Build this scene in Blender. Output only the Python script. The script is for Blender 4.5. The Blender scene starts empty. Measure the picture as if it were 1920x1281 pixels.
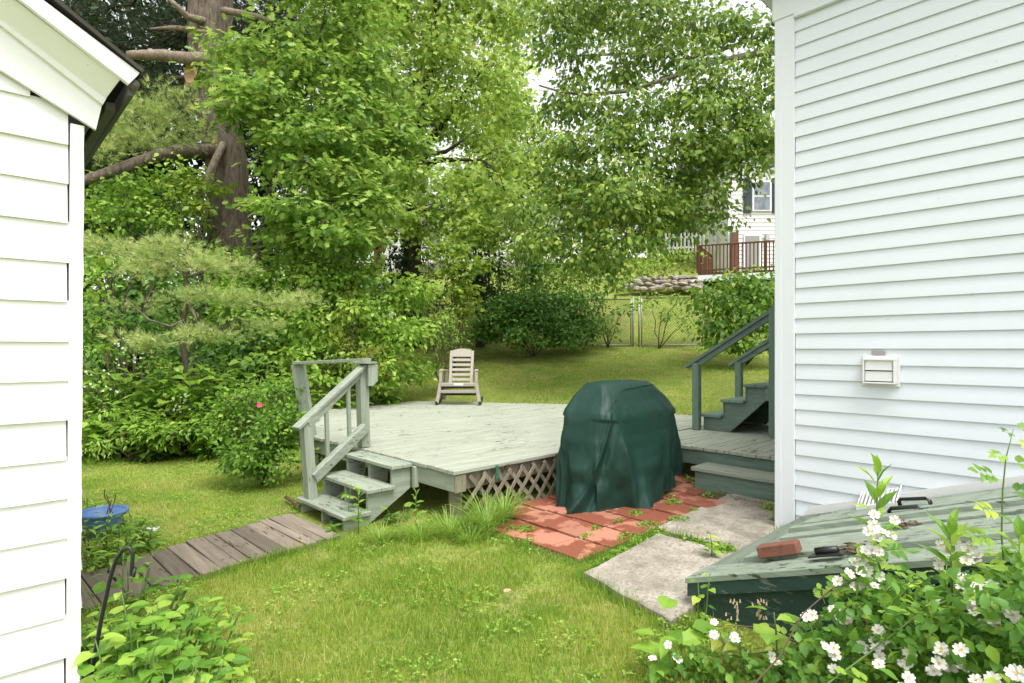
import bpy, math, random
import numpy as np
from mathutils import Vector, Matrix

# ------------------------------------------------------------------ camera, sky, sun, exposure
S = bpy.context.scene
YAW = math.radians(43.7)          # the camera looks between the two directions of the house walls
CA, SA = math.cos(YAW), math.sin(YAW)
FPX, HOR, CZ = 1081.0, 655.0, 1.45
cam = bpy.data.cameras.new('camera'); camo = bpy.data.objects.new('camera', cam)
S.collection.objects.link(camo); S.camera = camo
cam.sensor_width = 36.0; cam.lens = 36.0 * FPX / 1920.0
cam.shift_y = (HOR - 640.5) / 1920.0
cam.clip_start = 0.05; cam.clip_end = 500
camo.location = (0, 0, CZ); camo.rotation_euler = (math.pi / 2, 0, -YAW)
SUN_EL, SUN_AZ = math.radians(66), math.radians(195)     # azimuth clockwise from +Y
wd = bpy.data.worlds.new('World'); S.world = wd; wd.use_nodes = True
nt = wd.node_tree; nt.nodes.clear()
sky = nt.nodes.new('ShaderNodeTexSky'); sky.sky_type = 'NISHITA'; sky.sun_disc = False
sky.sun_elevation = SUN_EL; sky.sun_rotation = SUN_AZ
sky.air_density = 1.0; sky.dust_density = 3.0; sky.ozone_density = 1.0
hsv = nt.nodes.new('ShaderNodeHueSaturation'); hsv.inputs['Saturation'].default_value = 0.10
bgn = nt.nodes.new('ShaderNodeBackground'); bgn.inputs['Strength'].default_value = 0.15
wo = nt.nodes.new('ShaderNodeOutputWorld')
nt.links.new(sky.outputs[0], hsv.inputs['Color']); nt.links.new(hsv.outputs[0], bgn.inputs['Color'])
nt.links.new(bgn.outputs[0], wo.inputs['Surface'])
sun = bpy.data.lights.new('sun', 'SUN'); sun.energy = 1.0; sun.angle = math.radians(28); sun.color = (1, .96, .90)
suno = bpy.data.objects.new('sun', sun); S.collection.objects.link(suno)
sd = Vector((math.sin(SUN_AZ) * math.cos(SUN_EL), math.cos(SUN_AZ) * math.cos(SUN_EL), math.sin(SUN_EL)))
suno.rotation_euler = sd.to_track_quat('Z', 'Y').to_euler()
vs = S.view_settings
vs.view_transform = 'Standard'; vs.look = 'None'; vs.gamma = 1; vs.use_curve_mapping = False
vs.exposure = 1.38
S.render.engine = 'CYCLES'
cy = S.cycles
cy.max_bounces = 5; cy.diffuse_bounces = 3; cy.glossy_bounces = 2; cy.transmission_bounces = 5; cy.transparent_max_bounces = 4
cy.use_denoising = True; cy.use_adaptive_sampling = False
cy.denoising_input_passes = 'RGB_ALBEDO_NORMAL'; cy.denoising_prefilter = 'NONE'
try: cy.denoiser = 'OPENIMAGEDENOISE'
except Exception: pass

rng = np.random.default_rng(7); random.seed(7)
R = random.uniform
COL = S.collection

# ------------------------------------------------------------------ pixel and frame helpers (a pixel is only a direction; depth comes from contact)
def C(X, Y, Z=0.0): return Vector((X * CA + Y * SA, -X * SA + Y * CA, Z))          # camera frame -> world
def toC(x, y): return x * CA - y * SA, x * SA + y * CA
def P(px, py, D): return C((px - 960) / FPX * D, D, CZ - (py - HOR) / FPX * D)      # at depth D
def W(px, py, z):
    D = FPX * (CZ - z) / (py - HOR); return C((px - 960) / FPX * D, D, z)
def hit(px, py, f):                                                                 # where the ray meets surface z = f(x, y)
    lo, hi = .6, 60.0; d = lo
    while d < hi:
        p = P(px, py, d)
        if p.z < f(p.x, p.y): break
        d += .02
    return p
def smooth(e0, e1, v):
    t = np.clip((v - e0) / (e1 - e0), 0, 1); return t * t * (3 - 2 * t)
def ground_c(X, Y):
    X = np.asarray(X, float); Y = np.asarray(Y, float)
    g = np.clip(-.055 + .035 * X, -.15, .05)
    s = Y + .35 * X * (1 - smooth(11, 15, Y))
    r = np.interp(s, [8.2, 11.6, 13.2, 16.6, 21.0, 30, 60, 120], [0, .40, .72, 1.5, 3.5, 6.2, 9, 9])
    rl = np.interp(Y, [9.5, 20, 40], [0, 1.6, 4.5])
    k = smooth(-3.2, -5.5, X)
    n = .02 * np.sin(X * 1.7 + 1) * np.cos(Y * 1.3) + .012 * np.sin(X * 4.1) * np.sin(Y * 3.7 + 2)
    near = smooth(0, 2.5, np.hypot(X - 1.2, (Y - 5.4) * .8) - 1.0)
    return g + r * (1 - k) + rl * k + n * (.15 + .85 * near)
def ground(x, y):
    X, Y = toC(x, y); return float(ground_c(X, Y))

# ------------------------------------------------------------------ materials
MATS = {}
def newmat(name):
    m = bpy.data.materials.new(name); m.use_nodes = True; t = m.node_tree; t.nodes.clear()
    out = t.nodes.new('ShaderNodeOutputMaterial'); MATS[name] = m
    return m, t, out
def N(t, typ, **kw):
    n = t.nodes.new(typ)
    for k, v in kw.items():
        if k.startswith('i_'):
            key = k[2:]
            key = int(key) if key.isdigit() else key.replace('_', ' ')
            n.inputs[key].default_value = v
        else: setattr(n, k, v)
    return n
def ramp(t, fac, stops):
    r = t.nodes.new('ShaderNodeValToRGB'); e = r.color_ramp.elements
    e[0].position, e[0].color = stops[0][0], (*stops[0][1], 1)
    e[1].position, e[1].color = stops[-1][0], (*stops[-1][1], 1)
    for p, c in stops[1:-1]:
        q = e.new(p); q.color = (*c, 1)
    t.links.new(fac, r.inputs['Fac']); return r.outputs['Color']
def mixc(t, fac, a, b, typ='MIX'):
    n = t.nodes.new('ShaderNodeMix'); n.data_type = 'RGBA'; n.blend_type = typ
    for sock, v in ((n.inputs[0], fac), (n.inputs[6], a), (n.inputs[7], b)):
        if hasattr(v, 'links'): t.links.new(v, sock)
        elif isinstance(v, (int, float)): sock.default_value = v
        else: sock.default_value = (*v, 1)
    return n.outputs[2]
def noise(t, vec, scale, detail=4, rough=.6):
    n = N(t, 'ShaderNodeTexNoise'); n.inputs['Scale'].default_value = scale; n.inputs['Detail'].default_value = detail
    n.inputs['Roughness'].default_value = rough; t.links.new(vec, n.inputs['Vector']); return n.outputs['Fac']
def pos(t, sc=(1, 1, 1), rot=0.0):
    g = N(t, 'ShaderNodeNewGeometry'); mp = N(t, 'ShaderNodeMapping')
    mp.inputs['Scale'].default_value = sc; mp.inputs['Rotation'].default_value = (0, 0, rot)
    t.links.new(g.outputs['Position'], mp.inputs['Vector']); return mp.outputs['Vector']
def orand(t):
    return N(t, 'ShaderNodeObjectInfo').outputs['Random']
def principled(t, out, col, rough=.6, bump=None, bstr=.3, bdist=.01, spec=.35, sheen=0, metal=0):
    b = N(t, 'ShaderNodeBsdfPrincipled')
    if hasattr(col, 'links'): t.links.new(col, b.inputs['Base Color'])
    else: b.inputs['Base Color'].default_value = (*col, 1)
    if hasattr(rough, 'links'): t.links.new(rough, b.inputs['Roughness'])
    else: b.inputs['Roughness'].default_value = rough
    b.inputs['Specular IOR Level'].default_value = spec; b.inputs['Metallic'].default_value = metal
    if sheen: b.inputs['Sheen Weight'].default_value = sheen
    if bump is not None:
        bn = N(t, 'ShaderNodeBump'); bn.inputs['Strength'].default_value = bstr; bn.inputs['Distance'].default_value = bdist
        t.links.new(bump, bn.inputs['Height']); t.links.new(bn.outputs[0], b.inputs['Normal'])
    t.links.new(b.outputs[0], out.inputs['Surface']); return b

def flat(name, col, rough=.6, var=.12, scale=9, spec=.35, metal=0):
    m, t, o = newmat(name); v = pos(t)
    n = noise(t, v, scale, 5)
    c = mixc(t, n, tuple(x * (1 - var) for x in col), tuple(min(1, x * (1 + var)) for x in col))
    principled(t, o, c, rough, n, .15, .004, spec, metal=metal); return m

def wood(name, col, under, wear=.42, axis=0, col2=None, rough=.62, dirt=(.05, .055, .04), tone=.14, dirtamt=.35):
    """painted or bare timber, grain running along one world axis; flakes of paint off, grime"""
    m, t, o = newmat(name)
    sc = [30, 30, 30]; sc[axis] = 1.6
    sc2 = [9, 9, 9]; sc2[axis] = 2.2
    g = noise(t, pos(t, tuple(sc)), 1.0, 6, .65)
    w = noise(t, pos(t, tuple(sc2)), 3.2, 6, .7)
    cl = noise(t, pos(t), 1.7, 4)
    base = mixc(t, cl, col, col2 or tuple(x * .86 for x in col))
    gr_ = ramp(t, g, [(.35, (0, 0, 0)), (.68, (.85, .85, .85))])
    base = mixc(t, gr_, base, tuple(x * .68 for x in col))
    hr = N(t, 'ShaderNodeHueSaturation'); mr = N(t, 'ShaderNodeMapRange')
    t.links.new(orand(t), mr.inputs['Value']); mr.inputs['To Min'].default_value = 1 - tone; mr.inputs['To Max'].default_value = 1 + tone
    t.links.new(mr.outputs[0], hr.inputs['Value']); t.links.new(base, hr.inputs['Color'])
    mul = N(t, 'ShaderNodeMath', operation='ADD'); t.links.new(w, mul.inputs[0])
    m2 = N(t, 'ShaderNodeMath', operation='MULTIPLY', i_1=.35); t.links.new(cl, m2.inputs[0]); t.links.new(m2.outputs[0], mul.inputs[1])
    fl = ramp(t, mul.outputs[0], [(.0, (1, 1, 1)), (wear, (1, 1, 1)), (wear + .03, (0, 0, 0)), (1, (0, 0, 0))])
    bare = mixc(t, g, under, tuple(x * .45 for x in under))
    c = mixc(t, fl, hr.outputs[0], bare)
    d = ramp(t, noise(t, pos(t), 6.5, 6, .7), [(.0, (0, 0, 0)), (.58, (0, 0, 0)), (.8, (dirtamt,) * 3), (1, (dirtamt,) * 3)])
    c = mixc(t, d, c, dirt)
    h = mixc(t, .5, g, mixc(t, fl, (1, 1, 1), (0, 0, 0)))
    principled(t, o, c, rough, h, .45, .004, .3); return m

def leafmat(name, stops, trans=.34, rough=.45, spec=.35, gain=1.25):
    m, t, o = newmat(name); stops = [(p, tuple(min(.6, x * gain) for x in c)) for p, c in stops]
    a = N(t, 'ShaderNodeAttribute', attribute_name='tint')
    n = noise(t, pos(t), 1.3, 3)
    ad = N(t, 'ShaderNodeMath', operation='MULTIPLY_ADD', i_1=.5, i_2=-.25); t.links.new(n, ad.inputs[0])
    sm = N(t, 'ShaderNodeMath', operation='ADD'); t.links.new(a.outputs['Fac'], sm.inputs[0]); t.links.new(ad.outputs[0], sm.inputs[1])
    c = ramp(t, sm.outputs[0], stops)
    b = N(t, 'ShaderNodeBsdfPrincipled'); t.links.new(c, b.inputs['Base Color'])
    b.inputs['Roughness'].default_value = rough; b.inputs['Specular IOR Level'].default_value = spec
    tr = N(t, 'ShaderNodeBsdfTranslucent')
    tc = mixc(t, .55, c, (.55, .75, .06), 'MULTIPLY'); tc2 = mixc(t, .45, c, tc)
    hs = N(t, 'ShaderNodeHueSaturation'); hs.inputs['Value'].default_value = 1.7; hs.inputs['Hue'].default_value = .485
    t.links.new(c, hs.inputs['Color']); t.links.new(hs.outputs[0], tr.inputs['Color'])
    mx = N(t, 'ShaderNodeMixShader'); mx.inputs[0].default_value = trans
    t.links.new(b.outputs[0], mx.inputs[1]); t.links.new(tr.outputs[0], mx.inputs[2]); t.links.new(mx.outputs[0], o.inputs['Surface'])
    return m

def bark(name, c1, c2, scale=6, zs=.18):
    m, t, o = newmat(name)
    n = noise(t, pos(t, (1, 1, zs)), scale * 3, 6, .7)
    c = ramp(t, n, [(.3, c2), (.52, tuple((a + b) / 2 for a, b in zip(c1, c2))), (.7, c1)])
    principled(t, o, c, .9, n, .9, .03, .15); return m

def G3(r, g, b): return (r, g, b)
# timber: faded sage paint on the deck, darker green where the sun has not bleached it
SAGE, SAGE2 = (.30, .345, .27), (.36, .39, .315)
wood('deck_paint', (.36, .385, .305), (.13, .10, .07), .53, 0, (.44, .46, .375), tone=.05, dirtamt=.2)
wood('sage_x', SAGE, (.16, .13, .09), .515, 0, SAGE2)
wood('sage_y', SAGE, (.10, .09, .06), .545, 1, SAGE2)
wood('sage_z', (.28, .325, .25), (.2, .18, .12), .50, 2, SAGE2)
wood('green_x', (.13, .20, .155), (.17, .17, .13), .52, 0, (.17, .235, .185))
wood('green_y', (.125, .19, .15), (.17, .17, .13), .53, 1, (.18, .24, .19))
wood('green_z', (.12, .19, .145), (.15, .15, .11), .50, 2, (.155, .225, .18))
wood('cellar_top', (.235, .29, .225), (.075, .07, .05), .548, 1, (.34, .385, .31), tone=.08)
wood('cellar_header', (.185, .235, .18), (.075, .07, .05), .55, 0, (.26, .305, .245))
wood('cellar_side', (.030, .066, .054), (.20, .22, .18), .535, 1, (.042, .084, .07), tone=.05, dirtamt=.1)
wood('grey_wood', (.215, .19, .135), (.09, .075, .05), .56, 2, (.27, .24, .175), tone=.2)
wood('plank_wood', (.175, .142, .108), (.07, .055, .042), .53, 1, (.28, .235, .185), tone=.36, rough=.85)
wood('brown_rail', (.13, .055, .03), (.10, .06, .04), .35, 2, (.16, .07, .04))
wood('picket_white', (.70, .70, .66), (.35, .33, .28), .35, 2)
wood('eave_wood', (.10, .10, .075), (.06, .055, .04), .45, 1)

def siding(name, col, dirt, amt, axis):
    m, t, o = newmat(name)
    sc = [14, 14, 60]; sc[axis] = .8
    n = noise(t, pos(t, tuple(sc)), 1, 5); n2 = noise(t, pos(t), 2.1, 5, .65)
    c = mixc(t, n, col, tuple(x * .955 for x in col))
    f = ramp(t, n2, [(.5, (0, 0, 0)), (.75, (amt,) * 3)])
    c = mixc(t, f, c, dirt)
    st = noise(t, pos(t, (5, 5, .5)), 1.4, 5, .6); f2 = ramp(t, st, [(.56, (0, 0, 0)), (.78, (amt * .8,) * 3)]); c = mixc(t, f2, c, dirt)
    sp = noise(t, pos(t), 38, 2, .5); f3 = ramp(t, sp, [(.77, (0, 0, 0)), (.79, (.5, .5, .5))]); c = mixc(t, f3, c, (.16, .16, .13))
    principled(t, o, c, .5, n, .08, .003, .4); return m
siding('vinyl', (.69, .73, .76), (.57, .60, .58), .25, 1)
siding('vinyl_far', (.72, .72, .68), (.55, .55, .48), .3, 0)
def shedpaint():
    m, t, o = newmat('shed_paint')
    g = noise(t, pos(t, (1.5, 24, 24)), 1, 6, .65); k = noise(t, pos(t, (3, 3, 9)), 5, 6, .75)
    c = mixc(t, g, (.86, .86, .85), (.80, .80, .79))
    f = ramp(t, k, [(.0, (1, 1, 1)), (.285, (1, 1, 1)), (.30, (0, 0, 0)), (1, (0, 0, 0))])
    c = mixc(t, f, c, (.30, .28, .24))
    principled(t, o, c, .55, mixc(t, .5, g, f), .25, .004, .35)
shedpaint()
flat('dark_gap', (.03, .03, .028), .9)
flat('trim_white', (.71, .74, .765), .5, .03, 6)
flat('flash_white', (.68, .68, .66), .45, .08, 8)
flat('shingle', (.055, .05, .045), .95, .4, 30)
flat('shingle_grey', (.16, .16, .175), .9, .3, 20)
flat('black_metal', (.012, .013, .013), .42, .2, 20, .5)
flat('galv', (.42, .42, .40), .45, .25, 25, .5, .6)
flat('galv_dark', (.16, .14, .11), .6, .35, 15, .4, .4)
flat('resin', (.36, .32, .27), .55, .06, 8)
flat('resin_dark', (.035, .03, .026), .6, .1, 8)
flat('label_white', (.8, .8, .78), .5, .02)
flat('blue_plastic', (.10, .20, .42), .42, .10, 5, .5)
flat('foundation', (.27, .235, .21), .9, .2, 6)
flat('curtain', (.30, .30, .27), .9, .1)
flat('shutter', (.035, .045, .055), .55, .1)
bark('stub_wood', (.34, .275, .21), (.13, .10, .075), 5, .5)
flat('heartwood', (.50, .33, .19), .85, .35, 22)
flat('dirt_litter', (.10, .065, .04), .95, .5, 40)
flat('bag_white', (.5, .5, .5), .4, .1, 20)
flat('stake_green', (.03, .14, .09), .5, .1)
flat('stem_green', (.10, .17, .04), .6, .2)
flat('stem_brown', (.13, .085, .05), .8, .3)
flat('petal', (.60, .59, .53), .6, .03)
flat('stamen', (.62, .40, .06), .7, .2, 40)
flat('pink', (.62, .06, .16), .6, .1)
flat('bud', (.40, .30, .18), .8, .2)
def glass():
    m, t, o = newmat('window_glass'); n = noise(t, pos(t), 2.2, 4)
    c = ramp(t, n, [(.35, (.05, .06, .07)), (.65, (.20, .24, .28))]); principled(t, o, c, .08, None, spec=.8)
glass()
def tilemat():
    m, t, o = newmat('terracotta')
    n = noise(t, pos(t), 14, 6, .7)
    big = noise(t, pos(t, (1, 1, 1), .5), 2.7, 5, .6)
    wet = ramp(t, big, [(.47, (0, 0, 0)), (.50, (1, 1, 1))])
    hr = N(t, 'ShaderNodeHueSaturation'); mr = N(t, 'ShaderNodeMapRange'); t.links.new(orand(t), mr.inputs['Value'])
    mr.inputs['To Min'].default_value = .85; mr.inputs['To Max'].default_value = 1.12
    dry = mixc(t, n, (.43, .195, .13), (.37, .155, .10))
    t.links.new(mr.outputs[0], hr.inputs['Value']); t.links.new(dry, hr.inputs['Color'])
    c = mixc(t, wet, hr.outputs[0], (.24, .078, .045))
    st = ramp(t, noise(t, pos(t), 5, 6, .7), [(.62, (0, 0, 0)), (.8, (.5, .5, .5))])
    c = mixc(t, st, c, (.16, .07, .04))
    ro = N(t, 'ShaderNodeMapRange'); t.links.new(wet, ro.inputs['Value']); ro.inputs['To Min'].default_value = .8; ro.inputs['To Max'].default_value = .5
    principled(t, o, c, ro.outputs[0], n, .15, .003, .3)
tilemat()
def brickmat():
    m, t, o = newmat('brick_red'); n = noise(t, pos(t), 30, 6, .7); b = noise(t, pos(t), 9, 4)
    c = mixc(t, n, (.225, .098, .068), (.16, .066, .046)); c = mixc(t, ramp(t, b, [(.58, (0, 0, 0)), (.7, (.7, .7, .7))]), c, (.10, .045, .03))
    principled(t, o, c, .85, n, .5, .004, .2)
brickmat()
def concrete():
    m, t, o = newmat('concrete_old'); n = noise(t, pos(t), 45, 8, .75); b = noise(t, pos(t), 3.5, 6, .7); k = noise(t, pos(t), 11, 6, .7)
    c = ramp(t, b, [(.3, (.17, .15, .115)), (.48, (.33, .295, .24)), (.66, (.46, .42, .35))])
    c = mixc(t, ramp(t, n, [(.38, (.85, .85, .85)), (.52, (0, 0, 0))]), c, (.17, .155, .125))
    c = mixc(t, ramp(t, k, [(.55, (0, 0, 0)), (.68, (.75, .75, .75))]), c, (.17, .155, .115))
    principled(t, o, c, .92, n, .6, .006, .2)
concrete()
def stonemat():
    m, t, o = newmat('field_stone'); n = noise(t, pos(t), 9, 6, .7)
    hr = N(t, 'ShaderNodeHueSaturation'); mr = N(t, 'ShaderNodeMapRange'); t.links.new(orand(t), mr.inputs['Value'])
    mr.inputs['To Min'].default_value = .7; mr.inputs['To Max'].default_value = 1.25
    c = mixc(t, n, (.38, .33, .27), (.22, .19, .16)); t.links.new(mr.outputs[0], hr.inputs['Value']); t.links.new(c, hr.inputs['Color'])
    principled(t, o, hr.outputs[0], .9, n, .6, .02, .2)
stonemat()
def coverfabric():
    m, t, o = newmat('cover_fabric'); n = noise(t, pos(t), 160, 2); b = noise(t, pos(t, (2.5, 2.5, .8)), 2, 5, .65)
    c = mixc(t, b, (.007, .034, .0245), (.012, .047, .035))
    du = ramp(t, noise(t, pos(t, (7, 7, 1.4)), 1.1, 6, .7), [(.6, (0, 0, 0)), (.78, (.30, .30, .30))])
    c = mixc(t, du, c, (.075, .095, .045))
    w_ = noise(t, pos(t, (1, 1, .45)), 11, 5, .6); h_ = mixc(t, .12, w_, n)
    principled(t, o, c, .5, h_, .5, .02, .32)
coverfabric()
def groundmat():
    m, t, o = newmat('soil_turf')
    n = noise(t, pos(t), 2.2, 6, .65); f = noise(t, pos(t), 40, 5, .7); p = noise(t, pos(t), .55, 4)
    c = ramp(t, n, [(.3, (.17, .26, .04)), (.5, (.25, .32, .06)), (.66, (.35, .34, .12))])
    c = mixc(t, ramp(t, f, [(.35, (.75, .75, .75)), (.6, (0, 0, 0))]), c, (.10, .095, .035))
    c = mixc(t, ramp(t, p, [(.55, (0, 0, 0)), (.7, (.3, .3, .3))]), c, (.24, .19, .09))
    principled(t, o, c, .95, f, .8, .02, .1)
groundmat()
bark('pine_bark', (.26, .205, .16), (.055, .042, .034)); bark('twig_bark', (.17, .14, .10), (.07, .055, .04), 5)
bark('dark_bark', (.085, .07, .052), (.035, .03, .022), 5); bark('birch_bark', (.30, .27, .22), (.10, .085, .06), 3, 1)

leafmat('oak_leaf', [(0, (.045, .10, .014)), (.4, (.115, .21, .03)), (.7, (.20, .31, .055)), (1, (.32, .40, .10))], gain=1.35)
leafmat('maple_leaf', [(0, (.055, .115, .016)), (.4, (.14, .225, .035)), (.7, (.24, .33, .06)), (1, (.35, .41, .11))], gain=1.5, trans=.4)
leafmat('birch_leaf', [(0, (.04, .085, .018)), (.45, (.09, .165, .026)), (.75, (.18, .265, .04)), (1, (.32, .37, .08))], gain=1.4)
leafmat('lime_leaf', [(0, (.085, .155, .018)), (.5, (.165, .26, .03)), (1, (.30, .38, .06))])
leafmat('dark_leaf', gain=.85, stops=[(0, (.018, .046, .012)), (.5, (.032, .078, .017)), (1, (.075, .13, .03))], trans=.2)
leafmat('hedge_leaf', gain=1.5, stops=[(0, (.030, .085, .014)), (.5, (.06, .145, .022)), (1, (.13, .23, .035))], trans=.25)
leafmat('shrub_leaf', [(0, (.065, .15, .018)), (.4, (.13, .25, .028)), (.7, (.23, .36, .05)), (1, (.34, .43, .10))])
leafmat('big_leaf', [(0, (.085, .18, .02)), (.5, (.15, .28, .032)), (1, (.27, .39, .065))])
leafmat('weed_leaf', [(0, (.07, .165, .02)), (.5, (.14, .27, .032)), (1, (.27, .38, .06))], .35)
leafmat('rose_leaf', [(0, (.055, .145, .025)), (.4, (.11, .235, .036)), (.75, (.22, .34, .045)), (1, (.36, .43, .07))])
leafmat('yew_leaf', [(0, (.08, .12, .012)), (.5, (.15, .19, .022)), (1, (.28, .27, .05))])
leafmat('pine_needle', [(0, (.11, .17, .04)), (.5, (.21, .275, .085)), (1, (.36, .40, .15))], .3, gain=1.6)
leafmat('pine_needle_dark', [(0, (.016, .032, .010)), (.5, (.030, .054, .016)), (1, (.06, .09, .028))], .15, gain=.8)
leafmat('grass_blade', [(0, (.085, .185, .018)), (.32, (.17, .265, .032)), (.56, (.265, .315, .055)), (.78, (.36, .345, .11)), (1, (.46, .385, .19))], .42, .5, .3, 1.3)
leafmat('tuft_blade', [(0, (.085, .18, .018)), (.5, (.16, .28, .035)), (1, (.30, .36, .09))], .35, .45)
M = MATS

# ------------------------------------------------------------------ mesh helpers
CH = [(-1, -1, -1), (1, -1, -1), (1, 1, -1), (-1, 1, -1), (-1, -1, 1), (1, -1, 1), (1, 1, 1), (-1, 1, 1)]
class MB:
    def __init__(s): s.v = []; s.f = []
    def add(s, vs, fs):
        o = len(s.v); s.v += [tuple(v) for v in vs]; s.f += [tuple(i + o for i in f) for f in fs]; return s
    def cbox(s, c, size, mat=None, ch=.004):
        """box with chamfered edges; mat: 3x3 rotation"""
        hx, hy, hz = (max(x / 2, 1e-4) for x in size); ch = min(ch, hx * .45, hy * .45, hz * .45)
        vs = []; idx = {}
        for i, (sx, sy, sz) in enumerate(CH):
            for ax in range(3):
                q = [sx * (hx - ch), sy * (hy - ch), sz * (hz - ch)]
                q[ax] = (sx * hx, sy * hy, sz * hz)[ax]
                idx[(i, ax)] = len(vs); vs.append(Vector(q))
        F = []
        faces = {0: {-1: (0, 4, 7, 3), 1: (1, 2, 6, 5)}, 1: {-1: (0, 1, 5, 4), 1: (2, 3, 7, 6)}, 2: {-1: (0, 3, 2, 1), 1: (4, 5, 6, 7)}}
        for ax in faces:
            for sg, q in faces[ax].items(): F.append([idx[(k, ax)] for k in q])
        for i in range(8):
            for j in range(i + 1, 8):
                d = [a for a in range(3) if CH[i][a] != CH[j][a]]
                if len(d) == 1:
                    o = [a for a in range(3) if a != d[0]]
                    F.append([idx[(i, o[0])], idx[(j, o[0])], idx[(j, o[1])], idx[(i, o[1])]])
            F.append([idx[(i, 0)], idx[(i, 1)], idx[(i, 2)]])
        # orient outwards
        out = []
        for f in F:
            a, b, c2 = vs[f[0]], vs[f[1]], vs[f[2]]
            n = (b - a).cross(c2 - a); cen = sum((vs[k] for k in f), Vector()) / len(f)
            out.append(f if n.dot(cen) > 0 else f[::-1])
        c = Vector(c)
        if mat is not None: vs = [mat @ v for v in vs]
        return s.add([v + c for v in vs], out)
    def span(s, lo, hi, ch=.004):
        return s.cbox([(a + b) / 2 for a, b in zip(lo, hi)], [abs(b - a) for a, b in zip(lo, hi)], None, ch)
    def bar(s, p0, p1, w, h, up=(0, 0, 1), ch=.004):
        """squared bar from p0 to p1: w across, h along up"""
        p0, p1 = Vector(p0), Vector(p1); d = p1 - p0; L = d.length; y = d / L
        up = Vector(up); x = y.cross(up)
        if x.length < 1e-4: x = y.cross(Vector((1, 0, 0)))
        x.normalize(); z = x.cross(y)
        m = Matrix((x, y, z)).transposed()
        return s.cbox((p0 + p1) / 2, (w, L, h), m, ch)
    def prism(s, poly, a, b):
        """extrude a list of 3-d points by vector a->b"""
        n = len(poly); a = Vector(a); b = Vector(b)
        vs = [Vector(p) + a for p in poly] + [Vector(p) + b for p in poly]
        return s.add(vs, [tuple(range(n))[::-1], tuple(range(n, 2 * n))] + [(i, (i + 1) % n, n + (i + 1) % n, n + i) for i in range(n)])
    def tube(s, pts, rad, k=8, cap=True, jitter=0):
        pts = [Vector(p) for p in pts]; n = len(pts); vs = []; fs = []
        if not hasattr(rad, '__len__'): rad = [rad] * n
        ref = Vector((.31, .87, .39))
        for i, p in enumerate(pts):
            d = (pts[min(i + 1, n - 1)] - pts[max(i - 1, 0)]).normalized()
            x = d.cross(ref)
            if x.length < .05: x = d.cross(Vector((1, 0, 0)))
            x.normalize(); y = d.cross(x)
            for j in range(k):
                t = 2 * math.pi * j / k; r = rad[i] * (1 + (R(-jitter, jitter) if jitter else 0))
                vs.append(p + (x * math.cos(t) + y * math.sin(t)) * r)
        for i in range(n - 1):
            for j in range(k):
                a, b = i * k + j, i * k + (j + 1) % k; fs.append((a, b, b + k, a + k))
        if cap: fs += [tuple(range(k))[::-1], tuple(range((n - 1) * k, n * k))]
        return s.add(vs, fs)
    def mesh(s, name, mat, smooth=False):
        me = bpy.data.meshes.new(name); me.from_pydata(s.v, [], s.f); me.materials.append(M[mat])
        if smooth: me.polygons.foreach_set('use_smooth', [True] * len(me.polygons))
        me.update(); return me
    def build(s, name, mat, parent=None, smooth=False):
        return link(name, s.mesh(name, mat, smooth), parent)
def link(name, me, parent=None, loc=None, rot=None, scale=None):
    o = bpy.data.objects.new(name, me); COL.objects.link(o)
    if parent is not None:
        o.parent = parent; o.matrix_parent_inverse = pinv(parent)
    if loc is not None: o.location = loc
    if rot is not None: o.rotation_euler = rot
    if scale is not None: o.scale = scale if hasattr(scale, '__len__') else (scale,) * 3
    return o
def wmat(o):
    m = Matrix.LocRotScale(o.location, o.rotation_euler, o.scale)
    if o.parent is not None: m = wmat(o.parent) @ o.matrix_parent_inverse @ m
    return m
def pinv(p): return wmat(p).inverted()
def tag(o, label=None, cat=None, group=None, kind=None):
    for k, v in (('label', label), ('category', cat), ('group', group), ('kind', kind)):
        if v: o[k] = v
    return o
def thing(name, label, cat, loc, group=None, rotz=0):
    o = bpy.data.objects.new(name, None); COL.objects.link(o); o.location = loc; o.rotation_euler = (0, 0, rotz)
    o.empty_display_size = .1
    return tag(o, label, cat, group)

# many small faces in one mesh: a template set N times
def np_object(name, tv, tf, pos_, d, nrm, sc, tint, mat, parent=None, wid=None):
    tv = np.asarray(tv, np.float32); n = len(pos_); m = len(tv)
    d = d / np.maximum(np.linalg.norm(d, axis=1, keepdims=True), 1e-6)
    x = np.cross(d, nrm); x /= np.maximum(np.linalg.norm(x, axis=1, keepdims=True), 1e-6)
    z = np.cross(x, d)
    sc = np.broadcast_to(np.asarray(sc, np.float32), (n,))
    wx = sc if wid is None else wid
    V = (tv[None, :, 0, None] * wx[:, None, None] * x[:, None, :] + tv[None, :, 1, None] * sc[:, None, None] * d[:, None, :]
         + tv[None, :, 2, None] * sc[:, None, None] * z[:, None, :] + pos_[:, None, :]).reshape(-1, 3)
    lt = np.array([len(f) for f in tf]); flatf = np.concatenate([np.array(f) for f in tf])
    loops = (flatf[None, :] + (np.arange(n) * m)[:, None]).ravel()
    tot = np.tile(lt, n); start = np.concatenate([[0], np.cumsum(tot)[:-1]])
    me = bpy.data.meshes.new(name)
    me.vertices.add(n * m); me.vertices.foreach_set('co', V.astype(np.float32).ravel())
    me.loops.add(len(loops)); me.loops.foreach_set('vertex_index', loops.astype(np.int32))
    me.polygons.add(len(tot)); me.polygons.foreach_set('loop_start', start.astype(np.int32))
    try: me.polygons.foreach_set('loop_total', tot.astype(np.int32))
    except Exception: pass
    me.update(calc_edges=True)
    at = me.attributes.new('tint', 'FLOAT', 'POINT'); at.data.foreach_set('value', np.repeat(tint, m).astype(np.float32))
    me.materials.append(M[mat])
    return link(name, me, parent)

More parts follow.
